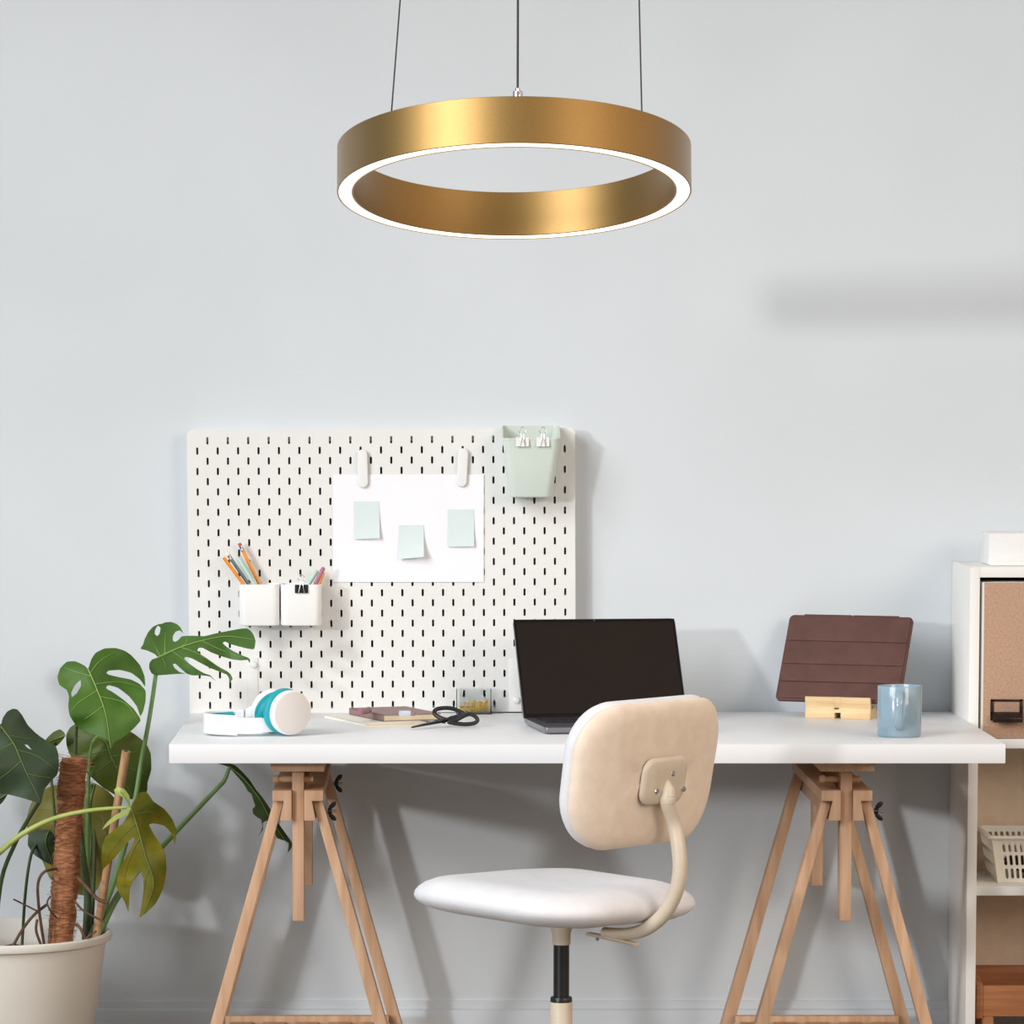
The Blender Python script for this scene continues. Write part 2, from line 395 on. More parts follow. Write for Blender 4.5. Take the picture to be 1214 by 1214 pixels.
# ------------------------------------------------------------------ pegboard
BF = 8.012; BT = 0.012   # front face, thickness
bx0 = P(224.3, 680, BF).x; bz1 = P(400, 508.3, BF).z; bz0 = bz1 - 0.56
bz0 = max(bz0, DZ + 0.0005); HB = bz1 - bz0
def pegboard():
    t = thing('pegboard', 'large white slotted pegboard standing at the back of the desk against the wall', 'pegboard', (bx0 + 0.38, BF + BT, bz0))
    W = 0.76; X = lambda u: bx0 + u; Z = lambda v: bz1 - v
    bm = new(); sw, sh = 0.0044, 0.0146
    for r in range(27):
        z1 = Z(0.0115 + 0.02 * r); z0 = z1 - 0.02
        if r % 2 == 0:
            for k in range(18): slot_cell(bm, X(0.02 + 0.04 * k), X(0.06 + 0.04 * k), z0, z1, X(0.04 + 0.04 * k), (z0 + z1) / 2, sw, sh, BF, BF + BT)
            for a, b in ((0, 0.02), (0.74, 0.76)):
                for y in (BF, BF + BT): bm.faces.new([bm.verts.new(p) for p in ((X(a), y, z0), (X(b), y, z0), (X(b), y, z1), (X(a), y, z1))])
        else:
            for k in range(19): slot_cell(bm, X(0.04 * k), X(0.04 + 0.04 * k), z0, z1, X(0.02 + 0.04 * k), (z0 + z1) / 2, sw, sh, BF, BF + BT)
    rc = 0.0112
    arcs = lambda cx, cz, a0: [(cx + rc * math.cos(math.radians(a0 - 90 * k / 8)), cz + rc * math.sin(math.radians(a0 - 90 * k / 8))) for k in range(9)]
    zt1 = Z(0.0115); zb1 = Z(0.0115 + 0.54)
    top = [(X(0), zt1)] + arcs(X(rc), Z(rc), 180) + arcs(X(W - rc), Z(rc), 90) + [(X(W), zt1)]
    bot = [(X(W), zb1), (X(W), bz0), (X(0), bz0), (X(0), zb1)]
    for y in (BF, BF + BT):
        bm.faces.new([bm.verts.new((x, y, z)) for x, z in top]); bm.faces.new([bm.verts.new((x, y, z)) for x, z in bot])
    per = top + bot; A = [bm.verts.new((x, BF, z)) for x, z in per]; B = [bm.verts.new((x, BF + BT, z)) for x, z in per]
    for i in range(len(per)): bm.faces.new((A[i], A[(i + 1) % len(per)], B[(i + 1) % len(per)], B[i]))
    bmesh.ops.remove_doubles(bm, verts=bm.verts, dist=1e-5)
    o = obj('slotted_panel', bm, M['peg'], t, ang=30)
    # added unseen rim closing the gap to keep light out of the slots
    yb0, yb1 = BF + BT, YW - 0.003
    for (xa, xb, za, zb) in ((0.008, 0.752, bz1 - 0.024, bz1 - 0.006), (0.008, 0.752, bz0, bz0 + 0.012), (0.006, 0.016, bz0 + 0.012, bz1 - 0.024), (0.744, 0.754, bz0 + 0.012, bz1 - 0.024)):
        bm = new(); box(bm, X(xa), X(xb), yb0, yb1, za, zb); obj('gap_light_stop', bm, M['peg'], t)
    # clear stand brackets with a knob
    for px0, px1, py0, ky in ((294, 306, 779, 787), (604, 618.5, 782, 831)):
        xa, zt_ = XZ(px0, py0, BF); xb = P(px1, py0, BF).x
        bm = new(); box(bm, xa, xb, BF - 0.0020, BF, bz0, zt_, 0.0008)
        b = obj('stand_bracket', bm, M['frost'], t)
        kx, kz = XZ((px0 + px1) / 2 + 1, ky, BF - 0.004)
        bm = new(); lathe(bm, [(0, 0), (0.0062, 0), (0.0066, 0.002), (0.0058, 0.006), (0.003, 0.007), (0, 0.0072)], 24, at((kx, BF - 0.0020, kz), (0, -1, 0)))
        obj('knob', bm, M['frost'], b)
    t.rotation_euler = (0, -0.006, 0)
    return t
pegboard()

# paper, clips, notes
p0 = P(394.5, 562.5, BF - 0.002); p1 = P(573.5, 690, BF - 0.002)
bm = new(); box(bm, p0.x, p1.x, BF - 0.0022, BF - 0.0014, p1.z, p0.z)
sheet = solo('paper_sheet', bm, M['paper'], 'large blank white paper sheet clipped to the pegboard', 'paper', ((p0.x + p1.x) / 2, BF - 0.0018, p1.z))
def peg_clip(pxt, pyt, pxb, pyb, label):
    a = P(pxt, pyt, BF - 0.008); b = P(pxb, pyb, BF - 0.008); d = (b - a); Ln = d.length
    ang = math.atan2(d.x, -d.z)
    t = thing('peg_clip', label, 'clip', (a.x, BF, a.z), 'white clips holding the paper'); t.rotation_euler = (0, -ang, 0)
    bm = new(); o = rrect(0.0098, Ln / 2, 0.0098, 8)
    rings = []
    for ins, y in ((0.0015, -0.0035), (0, -0.0045), (0, -0.008), (0.0008, -0.0092), (0.0025, -0.0096)):
        rings.append([Vector((x * (1 - ins / 0.0098), y, -Ln / 2 + z * (1 - ins * 2 / Ln))) for x, z in o])
    loft(bm, rings); obj('clip_arm', bm, M['plast'], t, local=True)
    bm = new(); box(bm, -0.0021, 0.0021, -0.004, 0.006, -0.016, -0.004, 0.001); obj('hook', bm, M['plast'], t, local=True)
peg_clip(429.5, 533, 430.5, 578, 'upright white clip on the left top of the paper sheet')
peg_clip(549.5, 531.5, 547, 577, 'slightly tilted white clip on the right top of the paper sheet')
def note(px0, py0, px1, py1, lx, curl, label):
    yb = BF - 0.0024; bm = new(); n, m_ = 8, 10
    a = P(px0, py0, yb); b = P(px1, py1, yb); rows = []
    for j in range(m_ + 1):
        v = j / m_; row = []
        for i in range(n + 1):
            u = i / n; k = v ** 2.0 * (0.35 + 0.65 * u)
            x = a.x + (b.x - a.x) * u + lx * v * 0.0016; z = a.z + (b.z - a.z) * v + 0.4 * curl * k * v
            row.append(bm.verts.new((x, yb - 0.0004 - curl * k, z)))
        rows.append(row)
    for j in range(m_):
        for i in range(n): bm.faces.new((rows[j][i], rows[j][i+1], rows[j+1][i+1], rows[j+1][i]))
    solo('sticky_note', bm, M['note'], label, 'sticky note', ((a.x + b.x) / 2, yb, b.z), 'mint sticky notes on the paper sheet', ang=60)
note(419.5, 594.5, 449.5, 640, 0.9, 0.008, 'left mint sticky note on the paper, under the upright clip')
note(473, 622.5, 502.5, 664.5, 0, 0.020, 'lowest mint sticky note, curling away in the middle of the paper')
note(531, 604, 562, 649, 0, 0.006, 'right mint sticky note on the paper, under the tilted clip')

# cups and writing tools
def rcup(px0, px1, py0, py1, label, name='hanging_cup'):
    dep = 0.072; yf = BF - dep - 0.003
    a = P(px0, py0, yf); b = P(px1, py1, yf); w = (b.x - a.x) / 2; h = a.z - b.z; cx = (a.x + b.x) / 2; cy = yf + dep / 2
    t = thing(name, label, 'cup', (cx, cy, b.z), 'white pen cups on the pegboard')
    bm = new(); rg = []
    for (ww, dd, rr, z) in ((w - 0.004, dep / 2 - 0.004, 0.010, 0), (w - 0.001, dep / 2 - 0.001, 0.0135, 0.001), (w, dep / 2, 0.014, 0.004), (w, dep / 2, 0.014, h - 0.0008), (w - 0.0006, dep / 2 - 0.0006, 0.0135, h),
                            (w - 0.0014, dep / 2 - 0.0014, 0.013, h), (w - 0.002, dep / 2 - 0.002, 0.0125, h - 0.0008), (w - 0.002, dep / 2 - 0.002, 0.0125, 0.0035), (w - 0.006, dep / 2 - 0.006, 0.009, 0.0025)):
        rg.append([Vector((x, y, z)) for x, y in rrect(ww, dd, rr)])
    loft(bm, rg); obj('cup_body', bm, M['plast'], t, local=True)
    bm = new(); box(bm, -0.013, 0.013, dep / 2 - 0.0005, dep / 2 + 0.0035, h * 0.45, h - 0.004, 0.001); obj('hook', bm, M['plast'], t, local=True)
    return cx, cy, b.z, yf, w, h
c1 = rcup(283, 331, 693, 742, 'left white pen cup on the pegboard, holding orange pencils')
c2 = rcup(332.6, 380.8, 693, 742, 'right white pen cup on the pegboard, with a black binder clip')
def stick(name, cup, pb, pt, Y, r, m, label, cat, kind, ext=34):
    """pencil or pen whose visible part runs from pixel pb (at the rim) to pt (its end)"""
    dx, dy = pb[0] - pt[0], pb[1] - pt[1]; L_ = math.hypot(dx, dy)
    q = (pb[0] + dx / L_ * ext, pb[1] + dy / L_ * ext)
    a = P(q[0], q[1], Y); b = P(pt[0], pt[1], Y + 0.012); d = b - a; n = d.length
    t = thing(name, label, cat, a); mt = rot_to(d)
    seg = 6 if kind in ('eraser', 'flat') else 16
    bm = new()
    if kind == 'eraser':
        lathe(bm, [(0, 0), (r * 0.3, 0), (r, 0.016), (r, n - 0.017), (0, n - 0.017)], seg, mt); obj('pencil_body', bm, m, t, local=True, ang=25)
        bm = new(); lathe(bm, [(0, n - 0.0172), (r * 1.06, n - 0.0172), (r * 1.06, n - 0.012), (r * 0.98, n - 0.0112), (r * 1.06, n - 0.0104), (r * 1.06, n - 0.006), (0, n - 0.006)], 18, mt); obj('ferrule', bm, M['steel'], t, local=True)
        bm = new(); lathe(bm, [(0, n - 0.0062), (r * 0.96, n - 0.0062), (r * 0.96, n - 0.001), (r * 0.7, n), (0, n)], 18, mt); obj('eraser', bm, M['red'] if label.find('red') >= 0 else M['plast'], t, local=True)
    elif kind == 'flat':
        lathe(bm, [(0, 0), (r * 0.3, 0), (r, 0.016), (r, n - 0.0005), (r * 0.92, n), (0, n)], seg, mt); obj('pencil_body', bm, m, t, local=True, ang=25)
    else:
        lathe(bm, [(0, 0), (r * 0.4, 0), (r, 0.012), (r, n * 0.55), (0, n * 0.55)], seg, mt); obj('pen_body', bm, m, t, local=True)
        bm = new(); lathe(bm, [(0, n * 0.55), (r * 1.08, n * 0.55), (r * 1.08, n - 0.004), (r * 0.8, n - 0.0008), (r * 0.4, n), (0, n)], seg, mt); obj('cap', bm, m, t, local=True)
y1 = c1[1]
stick('pencil', c1, (289, 693), (265.2, 661), y1 - 0.012, 0.0036, M['orange'], 'leftmost orange pencil in the left cup, with a bare end', 'pencil', 'flat')
stick('pencil', c1, (295, 693), (269.0, 655.5), y1 + 0.000, 0.0036, M['slate'], 'slate grey pencil with a white end in the left cup', 'pencil', 'eraser')
stick('pen', c1, (301.5, 693), (282.5, 661.5), y1 - 0.004, 0.0034, M['mint'], 'pale mint pen between the slate pencil and the tallest orange pencil', 'pen', 'pen')
stick('pencil', c1, (308, 693), (283.5, 644), y1 + 0.012, 0.0036, M['orange'], 'tallest orange pencil with a red eraser in the left cup', 'pencil', 'eraser')
y2 = c2[1]
stick('pen', c2, (366, 692), (376.5, 676), y2 + 0.005, 0.0042, M['mint'], 'mint pen behind the mauve pen in the right cup', 'pen', 'pen', 26)
stick('pen', c2, (374, 692), (384, 672.5), y2 - 0.008, 0.0040, M['pinkpen'], 'mauve pen leaning right in the right cup', 'pen', 'pen', 26)
stick('pencil', c2, (378.2, 692), (384, 679), y2 + 0.014, 0.0030, M['orange'], 'short orange pencil at the far right of the right cup', 'pencil', 'flat', 22)

def binder_clip(px, py_top, py_bot, wpx, Yf, label, m, group=None, wirem=None):
    """clip biting down over a rim: body hangs in front at Yf"""
    a = P(px - wpx / 2, py_top, Yf); b = P(px + wpx / 2, py_bot, Yf); w = b.x - a.x; h = a.z - b.z; cx = (a.x + b.x) / 2
    t = thing('binder_clip', label, 'binder clip', (cx, Yf, b.z), group)
    bm = new()
    prof = [(-0.0006, 0.0), (-0.0006, h), (0.0032, h), (0.0032, h - 0.001), (0.0004, h - 0.001), (0.0004, 0.0)]
    # folded sheet body: front jaw, spine on top, back jaw
    prism(bm, [(-0.0022, 0), (-0.0008, h), (0.0052, h), (0.0066, h * 0.35), (0.0058, h * 0.35), (0.0046, h - 0.0011), (-0.0001, h - 0.0011), (-0.0014, 0)], -w / 2, w / 2, 'x')
    obj('clip_body', bm, m, t, local=True)
    bm = new()
    for s in (-1, 1):
        lathe(bm, [(0, -w * 0.16), (0.0011, -w * 0.16), (0.0011, w * 0.16), (0, w * 0.16)], 10, at((s * w * 0.3, -0.0026, 0.0012), (1, 0, 0)))
    obj('jaw_roll', bm, m, t, local=True)
    # wire handle: loop standing up
    bm = new(); y = -0.0034
    pts = [(-w * 0.22, y, 0.0008), (-w * 0.12, y - 0.0005, h * 0.8), (-w * 0.10, y + 0.001, h + 0.006), (-w * 0.24, y + 0.002, h + 0.010), (-w * 0.26, y + 0.002, h + 0.014), (0, y + 0.002, h + 0.020),
           (w * 0.26, y + 0.002, h + 0.014), (w * 0.24, y + 0.002, h + 0.010), (w * 0.10, y + 0.001, h + 0.006), (w * 0.12, y - 0.0005, h * 0.8), (w * 0.22, y, 0.0008)]
    tube(bm, pts, 0.00075, 8, smooth=6); obj('wire_handle', bm, wirem or M['wire'], t, local=True)
binder_clip(357.5, 693.2, 703, 15.6, c2[3] - 0.0005, 'black binder clip on the rim of the right pen cup', M['black'])

# sage bin with two white clips
def sage_bin():
    dep = 0.075; yf = BF - dep - 0.002
    a = P(595.5, 519.5, yf); b = P(664.5, 590, yf); cx = (a.x + b.x) / 2; w = (b.x - a.x) / 2; h = a.z - b.z
    wb = (P(655, 590, yf).x - P(604.5, 590, yf).x) / 2; hb = P(600, 504.5, BF).z - b.z
    t = thing('hanging_bin', 'sage green tapered bin hanging at the top right of the pegboard', 'bin', (cx, BF, b.z))
    bm = new(); rg = []
    def ring(ww, y0, y1, rr, z, zback=None):
        out = []
        for x, y in rrect(ww, (y1 - y0) / 2, rr, 8):
            yy = y + (y0 + y1) / 2; zz = z
            if zback is not None:
                k = min(max((yy - y0) / (y1 - y0), 0), 1); k = k * k * (3 - 2 * k); zz = z + (zback - z) * k
            out.append(Vector((x, yy, zz)))
        return out
    F_ = -dep - 0.002; B_ = -0.0012; tk = 0.0022
    rg = [ring(wb - 0.006, F_ + 0.018, B_ - 0.006, 0.012, 0), ring(wb - 0.001, F_ + 0.0135, B_ - 0.001, 0.015, 0.0015), ring(wb, F_ + 0.012, B_, 0.016, 0.005),
          ring(wb + (w - wb) * 0.55, F_ + 0.006, B_, 0.015, h * 0.55), ring(w - 0.0012, F_ + 0.0008, B_, 0.014, h * 0.965, hb - 0.004), ring(w, F_, B_, 0.014, h * 0.97, hb - 0.003), ring(w, F_, B_, 0.014, h, hb),
          ring(w - tk, F_ + tk, B_ - tk, 0.012, h, hb), ring(w - tk - 0.0004, F_ + tk + 0.001, B_ - tk, 0.012, h * 0.9, hb - 0.008), ring(wb - tk, F_ + 0.012 + tk, B_ - tk, 0.014, 0.005)]
    loft(bm, rg); obj('bin_body', bm, M['sage'], t, local=True)
    return yf
yb_ = sage_bin()
binder_clip(619.3, 518.5, 529.5, 15.5, yb_ - 0.0004, 'white binder clip on the sage bin, the left one of two', M['plast'], 'white binder clips on the sage bin')
binder_clip(643.6, 518.5, 529.5, 15.5, yb_ - 0.0004, 'white binder clip on the sage bin, the right one of two', M['plast'], 'white binder clips on the sage bin')

# ------------------------------------------------------------------ laptop
def laptop():
    hl = G(621, 854.5, DZ + 0.008); ps = math.radians(8.5); ux = Vector((math.cos(ps), math.sin(ps), 0)); uy = Vector((-math.sin(ps), math.cos(ps), 0))
    W, D_ = 0.318, 0.228
    c = hl + ux * W / 2; c.z = DZ
    t = thing('laptop', 'open dark laptop with a blank black screen on the desk behind the chair', 'laptop', c); t.rotation_euler = (0, 0, ps)
    # local: x right, y toward back, hinge at y=0
    bm = new(); rg = []
    for ins, z in ((0.006, 0.0015), (0.002, 0.003), (0.0, 0.008), (0, 0.0125), (0.0006, 0.0132)):
        rg.append([Vector((x * (1 - ins / W * 2), -D_ / 2 + 0.004 + y * (1 - ins / D_ * 2), z)) for x, y in rrect(W / 2, D_ / 2, 0.009, 6)])
    loft(bm, rg)
    for sx in (-1, 1):
        for y in (-D_ + 0.03, -0.02): lathe(bm, [(0, 0), (0.006, 0), (0.006, 0.003), (0, 0.003)], 14, at((sx * (W / 2 - 0.03), y, 0)))
    base = obj('base', bm, M['lap'], t, local=True)
    bm = new(); box(bm, -0.138, 0.138, -0.122, -0.018, 0.0126, 0.0136, 0.0003); kb = obj('keyboard_well', bm, M['bezel'], base, local=True)
    bm = new()
    for r in range(6):
        n = 14 if r < 5 else 11; tw = 0.272; x = -tw / 2
        for k in range(n):
            w = tw / n if r < 5 else ([0.019] * 3 + [0.022] + [0.1] + [0.022] + [0.0183] * 5)[k]
            box(bm, x + 0.001, x + w - 0.001, -0.0215 - r * 0.0165 - 0.0145, -0.0215 - r * 0.0165, 0.0134, 0.0144, 0.0003, 1); x += w
    k = obj('keys', bm, M['keys'], base, local=True); k['kind'] = 'stuff'
    bm = new(); box(bm, -0.06, 0.06, -D_ + 0.014, -0.13, 0.0128, 0.01335, 0.0002); obj('trackpad', bm, M['lap'], base, local=True)
    # lid leans back
    al = math.radians(34); Hs = 0.221
    R_ = Matrix.Translation((0, 0.004, 0.010)) @ Matrix.Rotation(-al, 4, 'X')
    bm = new(); rg = []
    for ins, y in ((0.0015, -0.0005), (0, 0.0), (0, 0.004), (0.003, 0.0058)):
        rg.append([R_ @ Vector((x * (1 - 2 * ins / W), y, Hs / 2 + z * (1 - 2 * ins / Hs))) for x, z in rrect(W / 2, Hs / 2, 0.009, 6)])
    loft(bm, rg); lid = obj('lid', bm, M['lap'], t, local=True)
    bm = new(); box(bm, -W / 2 + 0.0012, W / 2 - 0.0012, -0.0012, -0.0004, 0.0012, Hs - 0.0012, 0.0004, 1, R_); 
    obj('bezel', bm, M['bezel'], lid, local=True)
    bm = new(); box(bm, -W / 2 + 0.006, W / 2 - 0.006, -0.0015, -0.001, 0.012, Hs - 0.008, 0.0002, 1, R_); obj('screen', bm, M['screen'], lid, local=True)
    bm = new(); lathe(bm, [(0, 0), (0.0012, 0), (0.0012, 0.0005), (0, 0.0005)], 12, R_ @ at((0, -0.0012, Hs - 0.0045), (0, -1, 0))); obj('webcam', bm, M['steel'], lid, local=True)
    bm = new(); lathe(bm, [(0, -W * 0.42), (0.0045, -W * 0.42), (0.0045, W * 0.42), (0, W * 0.42)], 16, at((0, 0.0035, 0.0125), (1, 0, 0))); obj('hinge', bm, M['bezel'], t, local=True)
laptop()

# ------------------------------------------------------------------ tablet and stand
def tablet():
    sc = G(993, 852, DZ); sp = math.radians(-20)
    c = sc.copy()
    t = thing('tablet_stand', 'pale plywood tablet stand on the desk, holding the brown tablet', 'stand', c); t.rotation_euler = (0, 0, sp)
    W = 0.129; bm = new()
    pr_full = [(0.000, 0.0), (-0.0015, 0.006), (0.0005, 0.014), (0.004, 0.020), (0.001, 0.027), (-0.003, 0.036), (-0.003, 0.040), (0.000, 0.042), (0.004, 0.040), (0.0085, 0.030), (0.0085, 0.018), (0.030, 0.018), (0.036, 0.024), (0.042, 0.024), (0.070, 0.004), (0.070, 0.0)]
    pr_mid = [(0.0, 0.0115)] + pr_full[2:14] + [(0.060, 0.0115)]
    prism(bm, pr_full, -W / 2, -0.006, 'x', 0.0006); prism(bm, pr_mid, -0.006, 0.006, 'x'); prism(bm, pr_full, 0.006, W / 2, 'x', 0.0006)
    obj('stand_body', bm, M['ply'], t, local=True)
    bm = new(); prism(bm, [(x, z) for x, z in rrect(0.0045, 0.0012, 0.0012, 6)], 0.0010, 0.006, 'y', 0, Matrix.Translation((-0.003, 0.0, 0.0195))); obj('slot_mark', bm, M['bronze'], t, local=True)
    # tablet
    ps = math.radians(-22); al = math.radians(31)
    W2, H2 = 0.250, 0.188
    b0 = P(992, 831.5, sc.y + 0.016)
    tb = thing('tablet', 'tablet in a brown folding leather cover propped on the plywood stand', 'tablet', b0); tb.rotation_euler = (0, 0, ps)
    R_ = Matrix.Rotation(-al, 4, 'X')
    bm = new(); rg = []
    for ins, y in ((0.002, 0.0), (0, 0.0015), (0, 0.007), (0.002, 0.009)):
        rg.append([R_ @ Vector((x * (1 - 2 * ins / W2), y, H2 / 2 + z * (1 - 2 * ins / H2))) for x, z in rrect(W2 / 2, H2 / 2, 0.010, 8)])
    loft(bm, rg); obj('tablet_case', bm, M['brown'], tb, local=True)
    # four cover panels with folds between them
    cuts = [0.003, 0.040, 0.079, 0.130, H2 - 0.003]
    bm = new()
    for i in range(4):
        z0, z1 = cuts[i] + 0.0006, cuts[i+1] - 0.0006
        a = rrect(W2 / 2 - 0.0035, (z1 - z0) / 2, 0.004, 4)
        rg = [[R_ @ Vector((x * k, y, (z0 + z1) / 2 + z * k2)) for x, z in a] for k, k2, y in ((1, 1, 0.0005), (1, 1, -0.0012), (0.994, 0.965, -0.0022), (0.98, 0.9, -0.0024))]
        t_ = new(); loft(t_, rg)
        merge(bm, t_)
    obj('folding_cover', bm, M['brown'], tb, local=True)
    bm = new()
    for x0, x1 in ((-0.098, -0.001), (0.001, 0.094)): box(bm, x0, x1, 0.0075, 0.0098, H2 - 0.006, H2 + 0.0055, 0.0006, 2, R_)
    obj('hinge_strip', bm, M['brown'], tb, local=True)
tablet()

# ------------------------------------------------------------------ mug
def mug():
    f0 = G(1066, 875.2); r = (P(1092.3, 845, f0.y + 0.04).x - P(1040.2, 845, f0.y + 0.04).x) / 2
    c = Vector((P(1066.3, 850, f0.y + r).x, f0.y + r, DZ)); h = P(1066, 812.6, c.y).z - DZ
    t = thing('mug', 'glossy grey blue mug near the right front edge of the desk', 'mug', c)
    bm = new(); lathe(bm, [(0, 0.0012), (r - 0.006, 0.0012), (r - 0.005, 0), (r - 0.003, 0), (r - 0.0006, 0.0022), (r, 0.005), (r, h - 0.0015), (r - 0.0008, h), (r - 0.0025, h), (r - 0.0034, h - 0.002), (r - 0.0036, 0.008), (r - 0.008, 0.004), (0, 0.004)], 64)
    obj('cup_body', bm, M['mug'], t, local=True)
    bm = new(); a = math.radians(-97); d = Vector((math.cos(a), math.sin(a), 0))
    z = lambda py: P(1064, py, c.y - r - 0.02).z - DZ
    pts = [d * (r - 0.002) + Vector((0, 0, z(823))), d * (r + 0.012) + Vector((0, 0, z(821.5))), d * (r + 0.024) + Vector((0, 0, z(826))), d * (r + 0.029) + Vector((0, 0, z(838))),
           d * (r + 0.025) + Vector((0, 0, z(852))), d * (r + 0.014) + Vector((0, 0, z(861))), d * (r - 0.002) + Vector((0, 0, z(864)))]
    tube(bm, pts, 0.0062, 14, smooth=6, sq=(1.25, 0.72)); obj('handle', bm, M['mug'], t, local=True)
mug()

# ------------------------------------------------------------------ headphones
def headphones():
    c = G(300, 873); YN = G(300, 873).y
    t = thing('headphones', 'white headphones with teal padding lying on the left of the desk', 'headphones', (P(300, 860, YN).x, YN, DZ))
    X = lambda px: P(px, 860, YN).x
    # band centre line in plan (near arm, bend at the left, far arm)
    near = YN - 0.012; far = YN + 0.118
    plan = [(X(318), near + 0.018, 0.020), (X(298), near + 0.006, 0.0195), (X(272), near + 0.001, 0.0215), (X(252), near + 0.012, 0.0225), (X(241.5), near + 0.040, 0.0225), (X(242.5), near + 0.072, 0.0225),
            (X(254), near + 0.098, 0.0225), (X(275), near + 0.112, 0.024), (X(298), near + 0.112, 0.028)]
    cl = spline([Vector((x, y, DZ + z)) for x, y, z in plan], 8)
    def strip(bm, pts, off0, off1, hh, z_off=0.0):
        rg = []
        for i, p in enumerate(pts):
            d = (pts[min(i + 1, len(pts) - 1)] - pts[max(i - 1, 0)]); d.z = 0; d.normalize(); nrm = Vector((d.y, -d.x, 0))  # outward for this order
            prof = rrect((off1 - off0) / 2, hh, min((off1 - off0) / 2, 0.003), 4)
            m_ = (off0 + off1) / 2
            rg.append([p - nrm * (m_ + a) + Vector((0, 0, b + z_off)) for a, b in prof])
        loft(bm, rg)
    bm = new(); strip(bm, cl[13:57], -0.003, 0.0015, 0.0185); hb = obj('headband', bm, M['hpw'], t)
    bm = new(); strip(bm, cl[17:56], -0.009, -0.0032, 0.0150); obj('band_padding', bm, M['teal'], hb)
    bm = new(); strip(bm, cl[56:61], -0.007, 0.0025, 0.0165); obj('slider', bm, M['hpw'], hb)
    # near side: slider and flared yoke running into the cup
    bm = new(); strip(bm, cl[3:14], -0.0025, 0.0015, 0.0150); obj('slider', bm, M['hpw'], hb)
    def cup(center, n, r, rc):
        n = Vector(n).normalized(); mt = at(center, n)
        bm = new(); lathe(bm, [(0, -0.010), (r * 0.93, -0.010), (r * 0.99, -0.007), (r, -0.002), (r * 0.995, 0.002), (r * 0.975, 0.0045), (r * rc, 0.006), (0, 0.006)], 64, mt)
        o = obj('ear_cup', bm, M['hpw'], t)
        bm = new(); lathe(bm, [(0, 0.0058), (r * rc, 0.0058), (r * (rc - 0.01), 0.0072), (r * (rc - 0.06), 0.0082), (0, 0.0088)], 64, mt); obj('cup_cap', bm, M['hpg'], o)
        bm = new(); lathe(bm, [(r * 0.55, -0.009), (r * 0.97, -0.009), (r * 0.985, -0.012), (r * 0.96, -0.0145), (r * 0.55, -0.0145)], 64, mt, closed=True); obj('cushion_base', bm, M['teal'], o)
        bm = new(); R1 = r * 0.70; r1 = r * 0.34; pr = [(R1 + r1 * math.cos(2 * pi * k / 18), -0.0235 + 0.0115 * math.sin(2 * pi * k / 18)) for k in range(18)]
        lathe(bm, pr, 64, mt, closed=True); obj('ear_cushion', bm, M['teal'], o)
        bm = new(); lathe(bm, [(0, -0.0150), (r * 0.56, -0.0150), (r * 0.56, -0.013), (0, -0.013)], 32, mt); obj('speaker_mesh', bm, M['keys'], o)
        return o
    r = 0.0412
    cc = P(344.5, 849.5, YN - 0.004); n0 = Vector((0.56, -0.82, -0.05)).normalized(); cc.z = DZ + 0.0438
    near_cup = cup(cc, n0, r, 0.955)
    pts = [(300, 853.5), (309, 853), (317, 849), (325, 839), (336, 834), (336, 868), (326, 868.5), (316, 868.5), (309, 869), (300, 870)]
    bm = new(); prism(bm, [(P(a_, b_, YN).x, P(a_, b_, YN).z) for a_, b_ in pts], YN + 0.004, YN + 0.011, 'y', 0.002)
    for v in bm.verts: v.co.y -= (v.co.x - P(318, 850, YN).x) * -0.42
    obj('yoke', bm, M['hpw'], t)
    c2_ = P(320, 848, YN + 0.075); c2_.z = DZ + 0.0470; n2_ = Vector((-0.50, 0.78, 0.38)).normalized()
    cup(c2_, n2_, r * 0.93, 0.93)
    bm = new(); tube(bm, [cl[59], (cl[59] + c2_) / 2 + Vector((-0.006, 0.010, 0.002)), c2_ + n2_ * 0.0], [0.006, 0.008, 0.010], 12, smooth=5, sq=(0.45, 1.3)); obj('yoke', bm, M['hpw'], t)
    # rest it on the desk
    def low(o): return min([(o.matrix_basis @ v.co).z for v in o.data.vertices] if o.type == 'MESH' else [9])
    kids = [o for o in bpy.data.objects if o.type == 'MESH' and root_of(o) is t]
    d = DZ + 0.0003 - (t.location.z + min(low(o) for o in kids))
    if d > 0: t.location.z += d
headphones()

# ------------------------------------------------------------------ notebooks, scissors, small things
def book(near, udir, L_, W_, z0, th, cov, label, name='notebook'):
    u = Vector((udir[0], udir[1], 0)).normalized(); v = Vector((-u.y, u.x, 0))
    if v.x < 0: v = -v
    t = thing(name, label, 'notebook', (near.x, near.y, z0), 'notebooks on the desk')
    mt = Matrix(((v.x, u.x, 0, 0), (v.y, u.y, 0, 0), (0, 0, 1, 0), (0, 0, 0, 1)))
    ct = 0.0009 if th < 0.008 else 0.0014
    bm = new()
    box(bm, 0, W_, 0, L_, 0, ct, 0.0002, 1, mt); box(bm, 0, W_, 0, L_, th - ct, th, 0.0002, 1, mt); box(bm, 0, ct, 0, L_, 0, th, 0.0002, 1, mt)
    obj('cover', bm, cov, t, local=True)
    bm = new(); box(bm, ct, W_ - 0.001, 0.001, L_ - 0.001, ct, th - ct, 0, 1, mt); obj('pages', bm, M['pages'], t, local=True)
n1 = G(432.5, 862)
book(n1, (-0.36, 0.93), 0.225, 0.125, DZ, 0.006, M['ivory'], 'thin ivory notebook lying under the mauve notebook')
n2 = G(454.5, 855.5, DZ + 0.0062)
book(n2, (-0.36, 0.93), 0.19, 0.118, DZ + 0.0062, 0.0125, M['mauve'], 'thicker mauve notebook lying on the ivory one beside the scissors')
zt2 = DZ + 0.0062 + 0.0125
